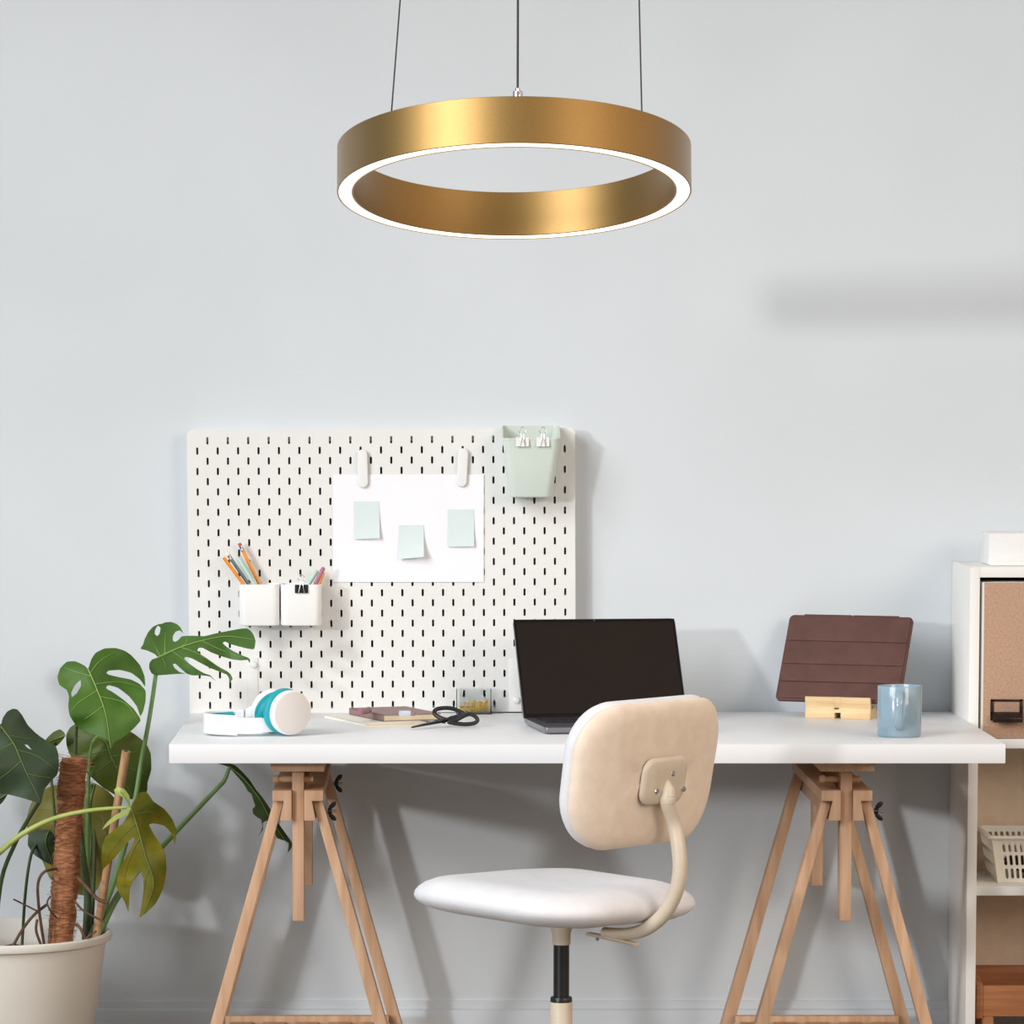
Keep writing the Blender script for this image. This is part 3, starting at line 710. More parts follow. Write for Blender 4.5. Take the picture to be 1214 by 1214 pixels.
def crayon():
    r = 0.0062; z = zt2 + r + 0.0002
    a = G(424.5, 845.3, z); b = a + Vector((0.020, 0.075, 0))
    t = thing('marker_pen', 'stubby mauve marker lying on the left end of the mauve notebook', 'marker', (a.x, a.y, zt2)); 
    d = b - a; n = d.length
    bm = new(); lathe(bm, [(0, 0.004), (r, 0.004), (r, n - 0.003), (r * 0.75, n), (0, n)], 20, at(a, d)); obj('marker_body', bm, M['mauve'], t)
    bm = new(); lathe(bm, [(0, 0), (r * 0.6, 0), (r * 1.02, 0.003), (r * 1.02, 0.009), (0, 0.009)], 20, at(a, d)); obj('cap', bm, M['pinkpen'], t)
crayon()
def eraser():
    z = zt2 + 0.0002; a = G(473.5, 849.5, z); ps = math.radians(6)
    t = thing('eraser', 'small eraser in a pale blue sleeve with a mauve end, on the mauve notebook', 'eraser', a); t.rotation_euler = (0, 0, ps)
    bm = new(); box(bm, 0, 0.022, 0, 0.016, 0, 0.0105, 0.002, 2); obj('sleeve', bm, M['rubber'], t, local=True)
    bm = new(); box(bm, 0.0195, 0.031, 0.001, 0.015, 0.0008, 0.0098, 0.002, 2); obj('eraser_end', bm, M['mauve'], t, local=True)
eraser()
def scissors():
    tip = G(488, 862.3, DZ + 0.004)
    piv = P(526, 853.8, tip.y + 0.05)
    t = thing('scissors', 'black metal scissors with open loop handles, lying beside the notebooks', 'scissors', (piv.x, piv.y, DZ))
    def bar(pts, ws, th, name, m, par=None):
        bm = new(); rg = []
        for i, (p, w) in enumerate(zip(pts, ws)):
            d = (pts[min(i+1, len(pts)-1)] - pts[max(i-1, 0)]).normalized(); s = d.cross(Vector((0, 0, 1))).normalized(); up = s.cross(d)
            rg.append([p + s * w + up * th * 0.2, p + s * w * 0.3 + up * th, p - s * w + up * th * 0.6, p - s * w - up * th, p + s * w - up * th])
        loft(bm, rg); return obj(name, bm, m, t, ang=30)
    dt = (piv - tip)
    hz = P(533, 847, tip.y + 0.060).z
    for s, l1, nm in ((1, [(529, 853), (519, 849.5), (514.8, 845), (517.5, 841), (526, 839.4), (536, 840.0), (545, 843.4), (551.5, 847.6), (546, 848.8), (536, 851)], 0),
                      (-1, [(532, 855.6), (541, 853.3), (551, 848.2), (557.5, 846.6), (563.5, 849.5), (566, 854), (562, 857.4), (553, 858.6), (543, 858.0), (536, 857.0)], 1)):
        off = Vector((0, 0, 0.002 * s))
        bl = bar([tip + Vector((0, 0.002 * s, 0)), tip + dt * 0.5 + off * 0.5, piv + off, piv + dt * 0.12 + off], [0.0008, 0.0045, 0.0075, 0.006], 0.0013, 'blade', M['black'])
        yb = tip.y + (0.060 if s > 0 else 0.048)
        pts = [P(px, py, yb + (0.018 if s > 0 else 0.004) * math.sin(i / 9 * pi)) for i, (px, py) in enumerate(l1)]
        for p in pts: p.z = max(p.z, DZ + 0.0046)
        bm = new(); tube(bm, pts, 0.0041, 10, closed=True, smooth=5); obj('loop_handle', bm, M['black'], bl)
    bm = new(); lathe(bm, [(0, -0.006), (0.0034, -0.006), (0.0034, 0.0045), (0.0024, 0.0058), (0, 0.006)], 16, at(piv)); obj('pivot_screw', bm, M['bronze'], t)
scissors()
def clip_box():
    yf = BF - 0.042; a = P(541, 817, yf); b = P(582.5, 845, yf); z0 = DZ + 0.0005
    x0, x1, h = a.x, b.x, a.z - z0; d = 0.034; y1_ = yf + d
    t = thing('clear_box', 'small clear acrylic box of gold clips against the foot of the pegboard', 'box', ((x0 + x1) / 2, yf + d / 2, z0))
    k = 0.0016
    bm = new(); box(bm, x0, x1, yf, yf + k, z0, z0 + h, 0.0003, 1); obj('front_wall', bm, M['clear'], t)
    bm = new(); box(bm, x0, x1, y1_ - k, y1_, z0, z0 + h, 0.0003, 1); obj('back_wall', bm, M['clear'], t)
    for xa in (x0, x1 - k):
        bm = new(); box(bm, xa, xa + k, yf + k, y1_ - k, z0, z0 + h, 0.0003, 1); obj('side_wall', bm, M['clear'], t)
    bm = new(); box(bm, x0 + k, x1 - k, yf + k, y1_ - k, z0, z0 + k, 0, 1); obj('bottom', bm, M['clear'], t)
    # little clips: bent strip with two wire loops
    bm = new(); prism(bm, [(-0.004, 0), (-0.0008, 0.007), (0.0008, 0.007), (0.004, 0), (0.0033, 0), (0.0006, 0.006), (-0.0006, 0.006), (-0.0033, 0)], -0.0055, 0.0055, 'x')
    me = finish(bm, M['brass'], 'clip_body')
    bm = new()
    for s in (-1, 1): tube(bm, [(-0.003, s * 0.0035, 0.0008), (-0.002, s * 0.003, 0.009), (0, s * 0.003, 0.0135), (0.002, s * 0.003, 0.009), (0.003, s * 0.0035, 0.0008)], 0.0005, 6, smooth=4)
    mw = finish(bm, M['brass'], 'wire_loop')
    me_w = me.copy(); me_w.materials.clear(); me_w.materials.append(M['plast'])
    n = 0
    slots = [(u, v, w) for w in range(3) for u in range(5) for v in range(2) if not (w == 2 and u in (0,)) ]
    for u, v, w in slots:
        silver = (u < 2 and random.random() < 0.5)
        lab = 'tiny white clip in the pile inside the clear box' if silver else 'tiny gold clip in the pile inside the clear box'
        e = thing('small_clip', lab, 'clip', (x0 + 0.0095 + u * 0.0125 + random.uniform(-.002, .002), yf + 0.010 + v * 0.013 + random.uniform(-.001, .001), z0 + 0.0058 + w * 0.0072),
                  'white clips in the clear box' if silver else 'gold clips in the clear box')
        for nm, m_ in (('clip_body', me_w if silver else me), ('wire_loop', mw)):
            o = bpy.data.objects.new(nm, m_); C.objects.link(o); o.parent = e
        e.rotation_euler = (random.choice((0, 1.57, -1.4)) + random.uniform(-.4, .4), random.uniform(-.5, .5), random.uniform(0, 6.28)); e.scale = (0.72,) * 3
clip_box()

# ------------------------------------------------------------------ swivel chair
def chair():
    Yc = 7.06; th = math.radians(48)
    f = Vector((-math.sin(th), math.cos(th), 0)); r = Vector((f.y, -f.x, 0)); up = Vector((0, 0, 1))
    cx = P(665.5, 1150, Yc).x; c = Vector((cx, Yc, 0))
    t = thing('office_chair', 'cream upholstered swivel chair with a curved beige back stem, in front of the desk', 'chair', c)
    z = lambda py, Y=Yc: P(665, py, Y).z
    # seat ------------------------------------------------
    zc = z(1063); A, B, RC = 0.2130, 0.2080, 0.125
    prof = [(0.190, -0.031), (0.13, -0.032), (0.09, -0.032), (0.055, -0.0305), (0.03, -0.0265), (0.014, -0.020), (0.004, -0.011), (0.0, -0.001), (0.002, 0.009), (0.008, 0.0175), (0.02, 0.0255), (0.04, 0.0305), (0.07, 0.0305), (0.11, 0.0275), (0.15, 0.0255), (0.19, 0.025)]
    bm = new(); rg = []
    sc = c - f * 0.005 + up * zc
    sc.x = P(657.5, 1062, Yc).x
    for ins, d in prof:
        ring = []
        for x, y in rrect(A - ins, B - ins, max(RC - ins, 0.02), 12):
            fr = y / B
            dz = d - 0.020 * max(0, fr - 0.45) ** 2 * 2.2      # soft waterfall front
            cn = max(0.0, (abs(x) / A + abs(y) / B) - 1.1) * max(0.0, 1 - ins / 0.1)
            dz *= 1 - 0.45 * cn
            p = sc + r * x + f * y + up * dz
            rel = (p - sc)
            p.z += -0.047 * rel.x                                # slight recline
            ring.append(p)
        rg.append(ring)
    loft(bm, rg); obj('seat', bm, M['seatfab'], t, ang=70)
    # backrest --------------------------------------------
    Rb = 0.60; lean = math.radians(10); hw, hh = 0.2000, 0.126
    bcz = z(921, Yc - 0.18); bk = 0.262
    lp = Vector((-f.x * math.sin(lean), -f.y * math.sin(lean), math.cos(lean)))  # up along the back
    fn = Vector((f.x * math.cos(lean), f.y * math.cos(lean), math.sin(lean)))
    bc = c - f * bk; bc.z = bcz
    bc.x = P(783.5, 921, bc.y).x
    def bmap(s, tt, d):
        """s across, tt up, d toward the sitter"""
        a = s / Rb; rr = Rb - d
        return bc + r * (rr * math.sin(a)) + fn * (Rb - rr * math.cos(a)) + lp * tt
    def shell(prof, nm, m):
        bm = new(); rg = []
        for ins, d in prof:
            ring = []
            for x, y in rrect(hw - ins, hh - ins, max(0.090 - ins, 0.012), 12):
                xx = x * (1 - 0.05 * (1 - (y / hh)) / 2)   # slightly narrower at the bottom
                ring.append(bmap(xx, y, d))
            rg.append(ring)
        loft(bm, rg); return obj(nm, bm, m, t, ang=70)
    shell([(0.112, -0.004), (0.08, -0.0042), (0.05, -0.004), (0.03, -0.0032), (0.014, -0.0005), (0.005, 0.004), (0.001, 0.009), (0.0, 0.013), (0.0018, 0.0172), (0.0065, 0.0190), (0.03, 0.0192), (0.11, 0.0192)], 'back_cover', M['uphol'])
    shell([(0.11, 0.0190), (0.03, 0.0190), (0.0065, 0.0192), (0.0015, 0.0222), (-0.001, 0.029), (0.000, 0.038), (0.005, 0.048), (0.016, 0.056), (0.04, 0.061), (0.08, 0.063), (0.112, 0.063)], 'back_cushion', M['seatfab'])
    # mounting plate on the rear
    ps, pt = 0.004, -0.006
    bm = new(); rg = []
    for k, d in ((1, -0.0032), (1, -0.0065), (0.965, -0.0095), (0.86, -0.0115), (0.4, -0.014)):
        rg.append([bmap(ps + x * k, pt + y * k, d) for x, y in rrect(0.058, 0.0405, 0.024, 8)])
    loft(bm, rg); plate = obj('mounting_plate', bm, M['beige'], t, ang=60)
    bm = new()
    p1 = bmap(0.004, -0.004, -0.010); p2 = bmap(0.003, -0.033, -0.019); p3 = bmap(0.003, -0.041, -0.0195)
    tube(bm, [p1, (p1 + p2) / 2 - fn * 0.002, p2, p3], [0.004, 0.0110, 0.0139, 0.0136], 18, smooth=5); obj('socket', bm, M['beige'], plate)
    for (px, py) in ((797.8, 917.6), (779, 938), (810.5, 935.3)):
        # find surface point from pixel by searching the plate's own grid
        best = None
        for i in range(41):
            for j in range(41):
                s_, t_ = ps + (i / 20 - 1) * 0.055, pt + (j / 20 - 1) * 0.038
                w = bmap(s_, t_, -0.0125); q = w - Vector((0, 0, CAMZ))
                cz = q.y * CP - q.z * SP; X_ = PX + F * q.x / cz; Y_ = PY - F * (q.y * SP + q.z * CP) / cz
                e = (X_ - px) ** 2 + (Y_ - py) ** 2
                if best is None or e < best[0]: best = (e, w, s_)
        w = best[1]; a = best[2] / Rb; nrm = -(fn * math.cos(a) - r * math.sin(a))
        bm = new(); lathe(bm, [(0, -0.003), (0.0052, -0.003), (0.0052, 0.0008), (0.0044, 0.0022), (0.0026, 0.0026), (0.0022, 0.001), (0, 0.001)], 20, at(w, nrm)); obj('screw', bm, M['steel'], plate)
    # stem
    def sp(px, py):
        b = -(P(px, py, Yc).x - c.x) / f.x
        for _ in range(3):
            Y = Yc - f.y * b; b = (P(px, py, Y).x - c.x) / (-f.x)
        p = c - f * b; p.z = P(px, py, Yc - f.y * b).z; return p
    bm = new(); path = [p2 + lp * 0.006, p3, sp(799.5, 976), sp(804.5, 1005), sp(806.0, 1032), sp(801, 1058), sp(787, 1084), sp(766, 1101), sp(744, 1107), sp(716, 1105.5)]
    tube(bm, path, [0.0128] * 6 + [0.0126, 0.012, 0.0105, 0.0095], 18, smooth=6); obj('back_stem', bm, M['beige'], t, ang=60)
    # mechanism under the seat
    zb = zc - 0.026
    bm = new(); rg = []
    for kk, dz in ((1, 0.0), (1, -0.006), (0.86, -0.016), (0.8, -0.018)):
        rg.append([c + r * x * kk + f * (y * kk - 0.045) + up * (zb + dz + 0.004) for x, y in rrect(0.034, 0.085, 0.012, 5)])
    loft(bm, rg); obj('seat_mechanism', bm, M['beige'], t)
    a1, a2 = sp(698, 1107), sp(755, 1119.5)
    bm = new(); tube(bm, [a1, (a1 + a2) / 2 + up * 0.001, a2], [0.009, 0.011, 0.008], 12, sq=(1.1, 0.36)); obj('tilt_lever', bm, M['beige'], t)
    pb = sp(713, 1112.5); bm = new(); lathe(bm, [(0, 0), (0.0035, 0), (0.003, 0.002), (0, 0.002)], 14, at(pb - r * 0.010, -r)); obj('lever_screw', bm, M['steel'], t)
    T = Matrix.Translation((c.x, c.y, 0))
    zA, zB, zC, zD = z(1100), z(1119.5), z(1182.5), z(1187.5)
    rr = lambda px: (P(665.5 + px, 1150, Yc).x - c.x)
    bm = new(); lathe(bm, [(0, zb), (0.018, zb), (rr(12.6), zA - 0.002), (rr(11.2), zA - 0.009), (rr(10.8), zB), (0, zB)], 36, T); obj('collar', bm, M['beige'], t)
    bm = new(); lathe(bm, [(0, zB + 0.003), (rr(9.4), zB + 0.003), (rr(9.4), zC), (0, zC)], 36, T); obj('gas_piston', bm, M['black'], t)
    bm = new(); lathe(bm, [(0, zC + 0.001), (rr(12.4), zC + 0.001), (rr(13), zC - 0.001), (rr(13), zD), (0, zD)], 36, T); obj('piston_ring', bm, M['black'], t)
    bm = new(); lathe(bm, [(0, zD), (rr(13), zD), (rr(13.2), zD - 0.004), (rr(13.6), 0.12), (0.03, 0.09), (0.03, 0.07), (0, 0.07)], 36, T); obj('column', bm, M['beige'], t)
    for k in range(5):
        a = math.radians(20 + 72 * k); d = Vector((math.cos(a), math.sin(a), 0))
        bm = new(); tube(bm, [c + d * 0.015 + up * 0.095, c + d * 0.15 + up * 0.082, c + d * 0.27 + up * 0.068], [0.021, 0.018, 0.013], 12, smooth=4, sq=(1.0, 0.75)); lg = obj('base_leg', bm, M['beige'], t)
        s = d.cross(up); w0 = c + d * 0.262 + up * 0.025
        bm = new()
        for q in (-1, 1): lathe(bm, [(0, -0.007), (0.022, -0.007), (0.025, -0.004), (0.025, 0.004), (0.022, 0.007), (0, 0.007)], 24, at(w0 + s * 0.013 * q, s))
        lathe(bm, [(0, -0.02), (0.005, -0.02), (0.005, 0.02), (0, 0.02)], 12, at(w0, s)); lathe(bm, [(0, 0), (0.006, 0), (0.006, 0.042), (0, 0.042)], 12, at(w0))
        obj('caster', bm, M['black'], lg)
chair()

# ------------------------------------------------------------------ shelf unit and what stands on it
SX = P(1129, 665, YW).x; YS = 7.785   # left outer face, front
def shelf():
    W, tk = 0.40, 0.0185; zt_ = P(1155, 672.3, YS).z; yb = YW - 0.002
    t = thing('shelf_unit', 'narrow white bookcase against the wall at the right of the desk', 'shelf unit', (SX + W / 2, (YS + yb) / 2, 0))
    for x in (SX, SX + W - tk):
        bm = new(); box(bm, x, x + tk, YS, yb, 0, zt_, 0.0006); obj('side_panel', bm, M['shelf'], t)
    zs = [P(1190, 876.3, YS).z, P(1180, 1050.8, YS).z, 0.10]
    bm = new(); box(bm, SX + tk, SX + W - tk, YS + 0.0005, yb, zt_ - 0.0198, zt_ - 0.0003, 0.0004); obj('top_board', bm, M['shelf'], t)
    for z in zs:
        bm = new(); box(bm, SX + tk, SX + W - tk, YS + 0.002, yb - 0.004, z - 0.0180, z, 0.0004); obj('shelf_board', bm, M['shelf'], t)
    bm = new(); box(bm, SX + tk, SX + W - tk, yb - 0.004, yb, 0.02, zt_ - 0.02); obj('back_panel', bm, M['back_beige'], t)
    bm = new(); box(bm, SX + tk, SX + W - tk, YS + 0.02, YS + 0.035, 0, zs[2] - 0.018); obj('plinth', bm, M['shelf'], t)
    return zt_, zs, tk, W
zt_, zs, tk, SW = shelf()
# white box on top
yf = YS + 0.05; a = P(1172.3, 632, yf); x0 = a.x; h = a.z - zt_
t = thing('white_box', 'low white plastic box with rounded corners on top of the bookcase', 'box', (x0 + 0.13, yf + 0.06, zt_))
bm = new(); rg = []
for ins, y in ((0.004, 0.0), (0.001, 0.001), (0, 0.004), (0, 0.116), (0.001, 0.119), (0.004, 0.12)):
    rg.append([Vector((x0 + 0.13 + x, yf + y, zt_ + h / 2 + z)) for x, z in rrect(0.13 - ins, h / 2 - ins, max(0.0065 - ins, 0.002), 6)])
loft(bm, rg); obj('box_body', bm, M['plast'], t)
bm = new(); rg = []
for ins, y in ((0.0085, 0.001), (0.0085, -0.0006), (0.0095, -0.001)):
    rg.append([Vector((x0 + 0.13 + x, yf + y, zt_ + h / 2 + z)) for x, z in rrect(0.13 - ins, h / 2 - ins, 0.004, 6)])
loft(bm, rg); obj('front_panel', bm, M['plast'], t)
# kraft storage box
yk = YS + 0.006; xk = P(1163.3, 800, yk).x; z1 = P(1190, 690.3, yk).z
xk1 = SX + SW - tk - 0.004
t = thing('storage_box', 'brown kraft cardboard storage box with a metal label holder in the upper bookcase bay', 'box', ((xk + xk1) / 2, yk + 0.12, zs[0]))
bm = new(); box(bm, xk, xk1, yk + 0.0015, YW - 0.02, zs[0] + 0.0003, z1, 0.0015); obj('box_body', bm, M['shelf'], t)
xf = P(1166, 800, yk).x
bm = new(); box(bm, xf, xk1 - 0.004, yk - 0.001, yk + 0.0016, zs[0] + 0.0012, z1 - 0.0006, 0.0006); fp = obj('front_panel', bm, M['kraft'], t)
a = P(1174.3, 829, yk - 0.002); b = P(1212.5, 845.5, yk - 0.002); e = P(1212, 856, yk)
bm = new(); fw = 0.0062; y0, y1_ = yk - 0.0032, yk - 0.0008
box(bm, a.x, b.x, y0, y1_, a.z - fw * 0.7, a.z, 0.0006); box(bm, a.x, b.x, y0, y1_, b.z - fw * 0.4, b.z + fw * 0.4, 0.0006)
box(bm, a.x, a.x + fw, y0, y1_, e.z + 0.003, a.z, 0.0006); box(bm, b.x - fw, b.x, y0, y1_, e.z + 0.003, a.z, 0.0006)
lh = obj('label_holder', bm, M['bronze'], t)
bm = new(); pr = [(y0, b.z + 0.002), (y0 - 0.010, b.z - 0.002), (y0 - 0.0155, b.z - 0.008), (y0 - 0.0155, e.z + 0.001), (y0 - 0.013, e.z), (y0 - 0.012, b.z - 0.008), (y0 - 0.008, b.z - 0.004), (y0, b.z - 0.001)]
prism(bm, pr, a.x + 0.003, b.x - 0.002, 'x', 0.0008); obj('pull', bm, M['bronze'], lh)
# basket
def basket():
    z0 = zs[1] + 0.0004; yfb = YS + 0.055; zr = P(1190, 991, yfb - 0.008).z - z0
    xl0 = P(1183, 1046, yfb).x; xl1 = P(1174.5, 992, yfb).x; Wb = 0.245
    xr0, xr1 = xl0 + Wb, xl1 + Wb + 2 * (xl0 - xl1)
    xm = (xl0 + xr0) / 2; yb0 = YW - 0.045
    t = thing('basket', 'white plastic basket with slotted sides on the bookcase shelf', 'basket', (xm, (yfb + yb0) / 2, z0))
    wb, wt = (xr0 - xl0) / 2, (xr1 - xl1) / 2; db, dt = (yb0 - yfb) / 2, (yb0 - yfb) / 2 + 0.012; ym = (yfb + yb0) / 2
    bm = new(); tkn = 0.0022
    def wall(side):
        W_ = wb if side in 'fb' else db
        n = max(int((2 * W_ - 0.02) / 0.0103), 2); hz = zr - 0.004
        def mp(u, y, v):
            k = v / zr; a_ = wb + (wt - wb) * k; d_ = db + (dt - db) * k; s = u / W_
            if side == 'f': return Vector((xm + s * a_, ym - d_ + y, z0 + v))
            if side == 'b': return Vector((xm + s * a_, ym + d_ - y, z0 + v))
            if side == 'l': return Vector((xm - a_ + y, ym + s * d_, z0 + v))
            return Vector((xm + a_ - y, ym + s * d_, z0 + v))
        m0 = (2 * W_ - n * 0.0103) / 2
        rows = [(0.006, 0.026), (0.0285 + 0.0035, 0.052), (0.0575, 0.078)]
        lo = zr * 0.055; rh = (zr * 0.91 - lo) / 3
        for j in range(3):
            for k in range(n):
                x0 = -W_ + m0 + k * 0.0103
                slot_cell(bm, x0, x0 + 0.0103, lo + j * rh, lo + (j + 1) * rh, x0 + 0.00515, lo + (j + 0.5) * rh, 0.0056, rh * 0.78, 0, tkn, 4, axis=mp)
        for (u0, u1, v0, v1) in ((-W_, W_, 0, lo), (-W_, W_, lo + 3 * rh, zr), (-W_, -W_ + m0, lo, lo + 3 * rh), (W_ - m0, W_, lo, lo + 3 * rh)):
            for y in (0, tkn): bm.faces.new([bm.verts.new(mp(u, y, v)) for u, v in ((u0, v0), (u1, v0), (u1, v1), (u0, v1))])
    for s in 'fblr': wall(s)
    obj('slotted_walls', bm, M['basket'], t, ang=30)
    bm = new(); box(bm, xm - wb, xm + wb, ym - db, ym + db, z0, z0 + 0.0022); obj('bottom', bm, M['basket'], t)
    bm = new(); rg = []
    for o_, zz in ((0.0, zr - 0.006), (0.006, zr - 0.006), (0.0075, zr - 0.003), (0.006, zr + 0.0005), (0.0, zr + 0.001), (-0.0022, zr), (-0.0022, zr - 0.006)):
        rg.append([Vector((xm + x, ym + y, z0 + zz)) for x, y in rrect(wt + o_, dt + o_, 0.012, 6)])
    loft(bm, rg, loop=True); obj('rim', bm, M['basket'], t)
    # dark bundle inside
    bm = new(); bmesh.ops.create_icosphere(bm, subdivisions=4, radius=1)
    for v in bm.verts:
        q = v.co.copy(); n_ = 1 + 0.16 * noise.noise(q * 2.3) + 0.05 * noise.noise(q * 7)
        v.co = Vector((xm + 0.004 + q.x * (wb - 0.014) * n_ * 0.9, ym + q.y * (db - 0.008) * 0.86 * n_, z0 + 0.0026 + (q.z * 0.5 + 0.5) * 0.055 * min(n_, 1.1)))
    zmin = min(v.co.z for v in bm.verts)
    for v in bm.verts: v.co.z += z0 + 0.0026 - zmin
    solo('cloth_bundle', bm, M['dark'], 'dark bundle of cloth inside the slotted white basket', 'cloth', (xm, ym, z0 + 0.0026))
basket()
# wooden crate
def crate():
    yfc = YS + 0.02; z0 = zs[2]
    a = P(1180, 1168.5, yfc); b = P(1180, 1205, yfc); xl = SX + tk + 0.005; xr = xl + 0.33; yb = YW - 0.05
    t = thing('wooden_crate', 'brown wooden crate with open top low in the bookcase', 'crate', ((xl + xr) / 2, (yfc + yb) / 2, z0))
    zt1 = a.z; zb1 = b.z
    bm = new(); box(bm, xl + 0.012, xr - 0.012, yfc, yfc + 0.012, zb1, zt1, 0.0015); obj('front_panel', bm, M['pine'], t)
    bm = new(); box(bm, xl + 0.012, xr - 0.012, yb - 0.012, yb, zb1, zt1 + 0.012, 0.0015); obj('back_panel', bm, M['pine'], t)
    for x in (xl, xr - 0.012):
        bm = new(); prism(bm, [(yfc - 0.002, zb1 - 0.004), (yb, zb1 - 0.004), (yb, zt1 + 0.012), (yfc + 0.03, zt1 + 0.012), (yfc - 0.002, zt1 + 0.003)], x, x + 0.012, 'x', 0.0015); obj('side_panel', bm, M['pine'], t)
    bm = new(); box(bm, xl + 0.012, xr - 0.012, yfc + 0.012, yb - 0.012, zb1 + 0.004, zb1 + 0.012); obj('bottom_board', bm, M['pine'], t)
    for x in (xl + 0.012, xr - 0.034):
        for y in (yfc + 0.004, yb - 0.03):
            bm = new(); box(bm, x, x + 0.022, y, y + 0.022, z0 + 0.0004, zb1 + 0.006, 0.001); obj('foot', bm, M['pine'], t)
crate()

# ------------------------------------------------------------------ plant
def inside(pt, poly):
    x, y = pt; r = False; n = len(poly); j = n - 1
    for i in range(n):
        xi, yi = poly[i]; xj, yj = poly[j]
        if (yi > y) != (yj > y) and x < (xj - xi) * (y - yi) / (yj - yi) + xi: r = not r
        j = i
    return r
def smooth_poly(pts, n=3):
    out = []; N = len(pts)
    for i in range(N):
        a, b, c, d = (Vector(pts[(i + k) % N]) for k in (-1, 0, 1, 2))
        for k in range(n):
            t = k / n
            # keep sharp tips
            out.append(tuple(0.5 * ((2 * b) + (c - a) * t * 0.8 + (2 * a - 5 * b + 4 * c - d) * t * t * 0.8 + (3 * b - a - 3 * c + d) * t ** 3 * 0.8) * 1.0 if False else b.lerp(c, t) + ((b - a.lerp(c, 0.5)) * (1 - t) + (c - b.lerp(d, 0.5)) * t) * t * (1 - t) * 0.42))
    return out
def seg_dist(p, line):
    best = 1e9; side = 0; along = 0; acc = 0
    for i in range(len(line) - 1):
        a, b = Vector(line[i]), Vector(line[i+1]); ab = b - a; L_ = ab.length
        t = max(0, min(1, (Vector(p) - a).dot(ab) / (L_ * L_))); q = a + ab * t; d = (Vector(p) - q).length
        if d < best:
            best = d; w = Vector(p) - a; side = 1 if ab.x * w.y - ab.y * w.x > 0 else -1; along = acc + t * L_
        acc += L_
    return best, side, along
PO = 0.13
def PB(px, py, Y): return P(px, py, Y + PO)
def make_leaf(t, pts, holes, mid, Y0, m, vm, gx=0.0, gy=0.0, fold=0.25, droop=0.3, veins=None, label=None, step=5.0, ripple=0.012):
    """pts/holes/mid in picture units; gx, gy tilt in metres per 100 units; the blade folds along its midrib"""
    poly = smooth_poly(pts); hp = [smooth_poly(h) for h in holes]
    cx, cy = mid[0]; sc = Y0 / F
    def Yd(p):
        d, s, al = seg_dist(p, mid)
        return Y0 + gx * (p[0] - cx) / 100 + gy * (p[1] - cy) / 100 + fold * d * sc + droop * (al * sc) ** 2 + ripple * math.sin(al * 0.09 + s) * min(d / 30, 1)
    V = [Vector(p) for p in poly]; E = [(i, (i + 1) % len(poly)) for i in range(len(poly))]
    for h in hp:
        o = len(V); V += [Vector(p) for p in h]; E += [(o + i, o + (i + 1) % len(h)) for i in range(len(h))]
    xs = [p[0] for p in poly]; ys = [p[1] for p in poly]
    edge = V[:]
    x = min(xs)
    k = 0
    while x < max(xs):
        y = min(ys) + (step / 2 if k % 2 else 0)
        while y < max(ys):
            if inside((x, y), poly) and not any(inside((x, y), h) for h in hp) and min((q - Vector((x, y))).length_squared for q in edge) > (step * 0.55) ** 2: V.append(Vector((x, y)))
            y += step
        x += step * 0.87; k += 1
    vs, es, fs = delaunay_2d_cdt(V, E, [], 0, 1e-4)[:3]
    bm = new(); B = [bm.verts.new(PB(v.x, v.y, Yd((v.x, v.y)))) for v in vs]
    for fc in fs:
        c_ = sum((vs[i] for i in fc), Vector((0, 0))) / len(fc)
        if inside(c_, poly) and not any(inside(c_, h) for h in hp):
            try: bm.faces.new([B[i] for i in fc])
            except ValueError: pass
    bmesh.ops.delete(bm, geom=[v for v in bm.verts if not v.link_faces], context='VERTS')
    bmesh.ops.recalc_face_normals(bm, faces=bm.faces)
    lf = obj('leaf', bm, m, t, ang=80)
    if label: lf['label'] = label
    bm = new()
    ml = [p for p in spline([Vector((q[0], q[1], 0)) for q in mid], 5)]
    n = len(ml)
    tube(bm, [PB(p.x, p.y, Yd((p.x, p.y)) - 0.0010) for p in ml], [0.0017 * (1 - 0.75 * i / (n - 1)) for i in range(n)], 6)
    for v in (veins or []):
        q = spline([Vector((p[0], p[1], 0)) for p in v], 4)
        tube(bm, [PB(p.x, p.y, Yd((p.x, p.y)) - 0.0006) for p in q], [0.0009 * (1 - 0.7 * i / (len(q) - 1)) for i in range(len(q))], 5)
    obj('midrib', bm, vm, lf)
    return lf
def zq(ox, oy, s, pts): return [(ox + x / s, oy + y / s) for x, y in pts]
